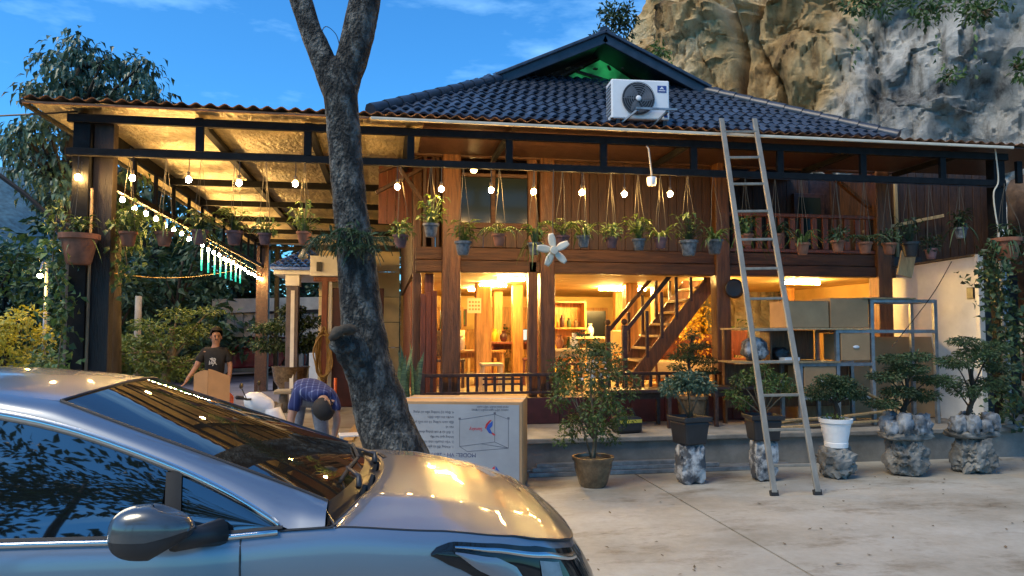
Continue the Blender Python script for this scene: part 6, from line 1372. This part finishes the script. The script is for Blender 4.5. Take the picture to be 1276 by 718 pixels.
# ================================================================ TREES ON THE LEFT
def rosette_tree(label, v, cl, trunk, l, w, lm, per=26):
    base = onv(*trunk[0], v); t = thing('broadleaf_tree', label, 'tree', (base.x, v, 0)); P = [Vector((base.x, v, 0))] + [onv(px, py, v) for px, py in trunk[1:]]
    b = MB(); b.tube(cr_spline(P, 5), [.17 - .12 * i / (5 * (len(P) - 1)) for i in range(5 * (len(P) - 1) + 1)], 8)
    C_ = [onv(px, py, v + rnd.uniform(-.6, .6)) for px, py in cl]
    for c in C_:
        s = min(P[1:], key=lambda p: (p - c).length + (2 if p.z > c.z else 0)); b.tube([s, s.lerp(c, .5) + Vector((0, 0, -.05)), c], [.04, .025, .012], 5)
    wbuild(b, 'trunk', 'bark_dark', t, smooth=True); f = MB()
    for c in C_:
        for k in range(per):
            a = rnd.uniform(0, 6.28); el_ = rnd.uniform(-.9, .35); d = Vector((math.cos(a) * math.cos(el_), math.sin(a) * math.cos(el_), math.sin(el_))); p = c + d * rnd.uniform(.03, .22) + Vector((rnd.gauss(0, .08), rnd.gauss(0, .08), rnd.gauss(0, .07))); f.leaf(p, d + Vector((0, 0, -.55)), l * rnd.uniform(.7, 1.2), w * rnd.uniform(.8, 1.2), (0, 0, 1), .35)
    wbuild(f, 'crown', lm, t); return t
cl = [(98, 48), (90, 62), (104, 60), (112, 72), (70, 66), (60, 76), (76, 82), (128, 76), (140, 72), (150, 84), (168, 82), (180, 78), (184, 92), (172, 104), (50, 104), (40, 118), (58, 118), (82, 98), (96, 92), (110, 96), (122, 104), (136, 106), (148, 114), (160, 120), (188, 116), (198, 122), (70, 112), (84, 116), (100, 112), (118, 120), (134, 126),
      (24, 160), (16, 172), (36, 152), (12, 186), (30, 176), (46, 166), (58, 152), (70, 146), (26, 196), (44, 190), (60, 180), (34, 212), (54, 204), (70, 196), (84, 180), (78, 212), (62, 222), (48, 236), (66, 240), (84, 232), (76, 250), (90, 140), (110, 140), (80, 160), (130, 142), (70, 130), (92, 206), (150, 132), (170, 134)]
rosette_tree('tall broadleaf tree with drooping leaves behind the left canopy post', 11.6, cl, [(92, 470), (95, 330), (85, 230), (92, 150), (98, 80)], .15, .065, 'leaf_blue', 56)
cl2 = [(rnd.uniform(100, 135), rnd.uniform(235, 330)) for _ in range(14)] + [(150 + rnd.uniform(-10, 30), rnd.uniform(200, 300)) for _ in range(16)]
rosette_tree('dark tree seen between the corner post and the bulb row', 12.8, cl2, [(140, 470), (142, 350), (148, 290)], .2, .08, 'leaf_dark', 34)
def crown_tree(label, px, v, h, r, n, l, lm, zc=.62, seed=0, bare=.25):
    x = onv(px, 420, v).x; t = thing('leafy_tree', label, 'tree', (x, v, 0)); b = MB(); pts = [(0, 0, 0), (.1 * r, 0, h * .25), (-.05 * r, 0, h * .5), (0, 0, h * .85)]; b.tube(cr_spline(pts, 4), [h * .03 - h * .022 * i / 12 for i in range(13)], 8)
    cs = []
    for k in range(26):
        a = rnd.uniform(0, 6.28); q = rnd.uniform(bare, 1.0); rr = r * (math.sin(math.pi * min(.97, max(.12, (q - bare) / (1 - bare) * .85 + .12))) ** .6) * rnd.uniform(.35, 1.0); cs.append(Vector((math.cos(a) * rr, math.sin(a) * rr, h * q)))
    for c in cs[::2]: b.tube([(0, 0, c.z * .6), c * .6 + Vector((0, 0, c.z * .25)), c], [h * .012, h * .007, h * .003], 5)
    b.build('trunk', 'bark_dark', t, smooth=True); f = MB()
    for c in cs: clump(f, c, (r * .34, r * .34, r * .26), n // 26, l, l * .5, .2)
    f.build('crown', lm, t); return t
for a in (('tall dark tree behind the shed at the left', 195, 31, 9.0, 3.4, 2600, .42, 'leaf_dark'), ('dark round tree behind the bulb row', 255, 33, 9.4, 3.4, 2600, .42, 'leaf_dark'), ('dense dark tree behind the shed roof', 315, 34, 9.2, 3.4, 2400, .42, 'leaf_dark'), ('dark tree left of the lamp-lit shrubs', 150, 36, 9.5, 3.2, 2400, .45, 'leaf_dark'),
          ('lower dark tree filling the gap behind the standing person', 225, 25.5, 4.6, 2.3, 1800, .34, 'leaf_dark'), ('low dark tree left of the grey pole', 145, 24, 4.2, 2.0, 1500, .3, 'leaf_dark'), ('dark tree behind the gatehouse', 372, 36, 9.5, 3.4, 1600, .45, 'leaf_dark'), ('dark tree behind the cream wall', 440, 37, 9.4, 3.4, 1400, .45, 'leaf_dark'),
          ('bluish-green tree at the left edge below the hill', 8, 44, 5.6, 4.0, 2600, .5, 'leaf_blue'), ('bluish-green tree left of the street lamp', 50, 48, 5.4, 4.0, 2400, .5, 'leaf_blue'), ('blue-green tree behind the vine on the left', 92, 46, 6.4, 4, 2000, .5, 'leaf_blue'), ('mid green tree at the far left edge', -14, 24, 4.4, 1.9, 1400, .28, 'leaf')):
    crown_tree(*a, bare=.08)
shr = crown_tree('lamp-lit yellow-green bush at the left edge beside the road', 12, 16.3, 2.1, .8, 1700, .12, 'leaf_lamplit', bare=.15); shr.name = 'bush'; shr['category'] = 'bush'
shr = crown_tree('low dark bush between the lit bush and the corner post', 62, 14.5, 1.15, .5, 700, .12, 'leaf', bare=.05); shr.name = 'bush'; shr['category'] = 'bush'
q = onv(50, 344, 17.0); sl_ = thing('street_lamp', 'glowing yellow street lamp among the trees at the left', 'street lamp', (q.x, 17, 0))
MB().tube([(0, .3, 0), (0, .3, q.z + .3)], [.05, .035], 8).build('pole', 'grey_steel', sl_, smooth=True); MB().tube([(0, .3, q.z + .3), (0, .1, q.z + .3), (0, 0, q.z + .12)], .02, 6).build('arm', 'grey_steel', sl_); MB().sphere((0, 0, q.z), (.055, .055, .045), 12, 8).build('lamp_head', 'street', sl_, smooth=True)
q = onv(171, 430, 19.5); pl_ = thing('utility_pole', 'pale grey pole standing among the dark trees at the left', 'pole', (q.x, 19.5, 0)); MB().tube([(0, 0, 0), (0, 0, 2.5)], [.09, .075], 10).build('shaft', 'concrete_dark', pl_, smooth=True); MB().lathe([(.2, 0), (.18, .12), (.10, .15)], n=10).build('foot', 'concrete', pl_)
setting('road', 'asphalt_far', (-40, 17, -.055), (-9.1, 23, -.02))
# cables
tag(MB().tube(cr_spline([onv(-60, 176, 11), onv(0, 219, 11), onv(36, 246, 11), onv(66, 272, 11), onv(110, 290, 11)], 5), .035, 6).build('overhead_cable', 'cable_black'), 'thick black cable slanting down at the left edge', 'cable')
tag(MB().tube(cr_spline([onv(-60, 148, 8.6), onv(0, 144.5, 8.6), onv(50, 142, 8.6), onv(97, 139, 8.6)], 5), .010, 5).build('overhead_cable', 'cable_black'), 'thin grey cable running from the left edge to the canopy corner', 'cable')
tag(MB().tube(cr_spline([onv(138, 340, 12), onv(190, 346, 12.5), onv(240, 345, 14), onv(290, 338, 17)], 5), .008, 5).build('overhead_cable', 'yellow_hose'), 'thin yellowish wire sagging across the dark trees', 'cable')
# ================================================================ HILL AND FAR WOOD
mat('hill_wood_hazed', (.045, .105, .14), .95, 0, .35, .35, bump=.8, bscale=.5, detail=9)  # distance haze mixed into the tree colour as a blue tint
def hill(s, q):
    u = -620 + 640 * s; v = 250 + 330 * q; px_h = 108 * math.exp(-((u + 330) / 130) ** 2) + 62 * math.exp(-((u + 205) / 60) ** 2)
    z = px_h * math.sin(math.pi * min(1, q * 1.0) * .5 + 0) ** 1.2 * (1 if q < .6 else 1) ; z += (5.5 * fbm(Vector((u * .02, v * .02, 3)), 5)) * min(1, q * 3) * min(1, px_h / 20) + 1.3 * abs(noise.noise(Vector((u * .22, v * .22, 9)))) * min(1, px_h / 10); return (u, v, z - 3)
tag(MB().grid(hill, 200, 90).build('hill', 'hill_wood_hazed', None, smooth=True), kind='structure')
fw = MB()
for k in range(260):
    u = -90 + 105 * rnd.random(); v = rnd.uniform(52, 70); h = rnd.uniform(4, 8.5); clump(fw, (u, v, h * .55), (2.6, 2, h * .5), 42, 1.0, .6, .2)
tag(fw.build('far_wood', 'leaf_dark'), kind='stuff')
# ================================================================ TREES ACROSS THE ROAD, BEHIND THE CAMERA (seen mirrored in the car's windows)
def back_tree(label, u, v, h, r, n):
    t = thing('roadside_tree', label, 'tree', (u, v, 0)); b = MB(); b.tube([(0, 0, 0), (.1, 0, h * .4), (0, 0, h * .9)], [.2, .14, .04], 8); b.build('trunk', 'bark_dark', t, smooth=True); f = MB()
    for k in range(22):
        a = rnd.uniform(0, 6.28); c = (math.cos(a) * r * rnd.uniform(.3, 1.3), math.sin(a) * r * .7, h * rnd.uniform(.42, 1.0)); clump(f, c, (r * .42, r * .4, r * .14), n // 22, .34, .15, .4)
    f.build('crown', 'leaf_dark', t)
back_tree('spreading roadside tree mirrored in the car door glass', -5.6, -7.6, 12.5, 3.2, 4200); back_tree('wide roadside tree mirrored in the front window', -10.5, -9.5, 13, 3.8, 3600); back_tree('roadside tree across the road to the right', 6.5, -14, 8.5, 3.2, 1300)
for k, z in enumerate((5.6, 6.0, 6.5)): tag(MB().tube(cr_spline([(-30, -7.5 - .1 * k, z + .5), (-8, -7.5 - .1 * k, z - .3), (12, -7.5, z + .2), (30, -7.5, z + .8)], 6), .014, 5).build('overhead_cable', 'cable_black'), ['lowest of three wires across the road', 'middle of three wires across the road', 'highest of three wires across the road'][k], 'cable')

# printed lettering becomes real geometry
bpy.context.view_layer.update(); dg_ = bpy.context.evaluated_depsgraph_get()
for o in [o for o in COL.objects if o.type == 'FONT']:
    me = bpy.data.meshes.new_from_object(o.evaluated_get(dg_)); n_ = bpy.data.objects.new('tmp', me); nm = o.name; COL.objects.link(n_); n_.parent = o.parent; n_.location = o.location; n_.rotation_euler = o.rotation_euler
    bpy.data.objects.remove(o); n_.name = nm
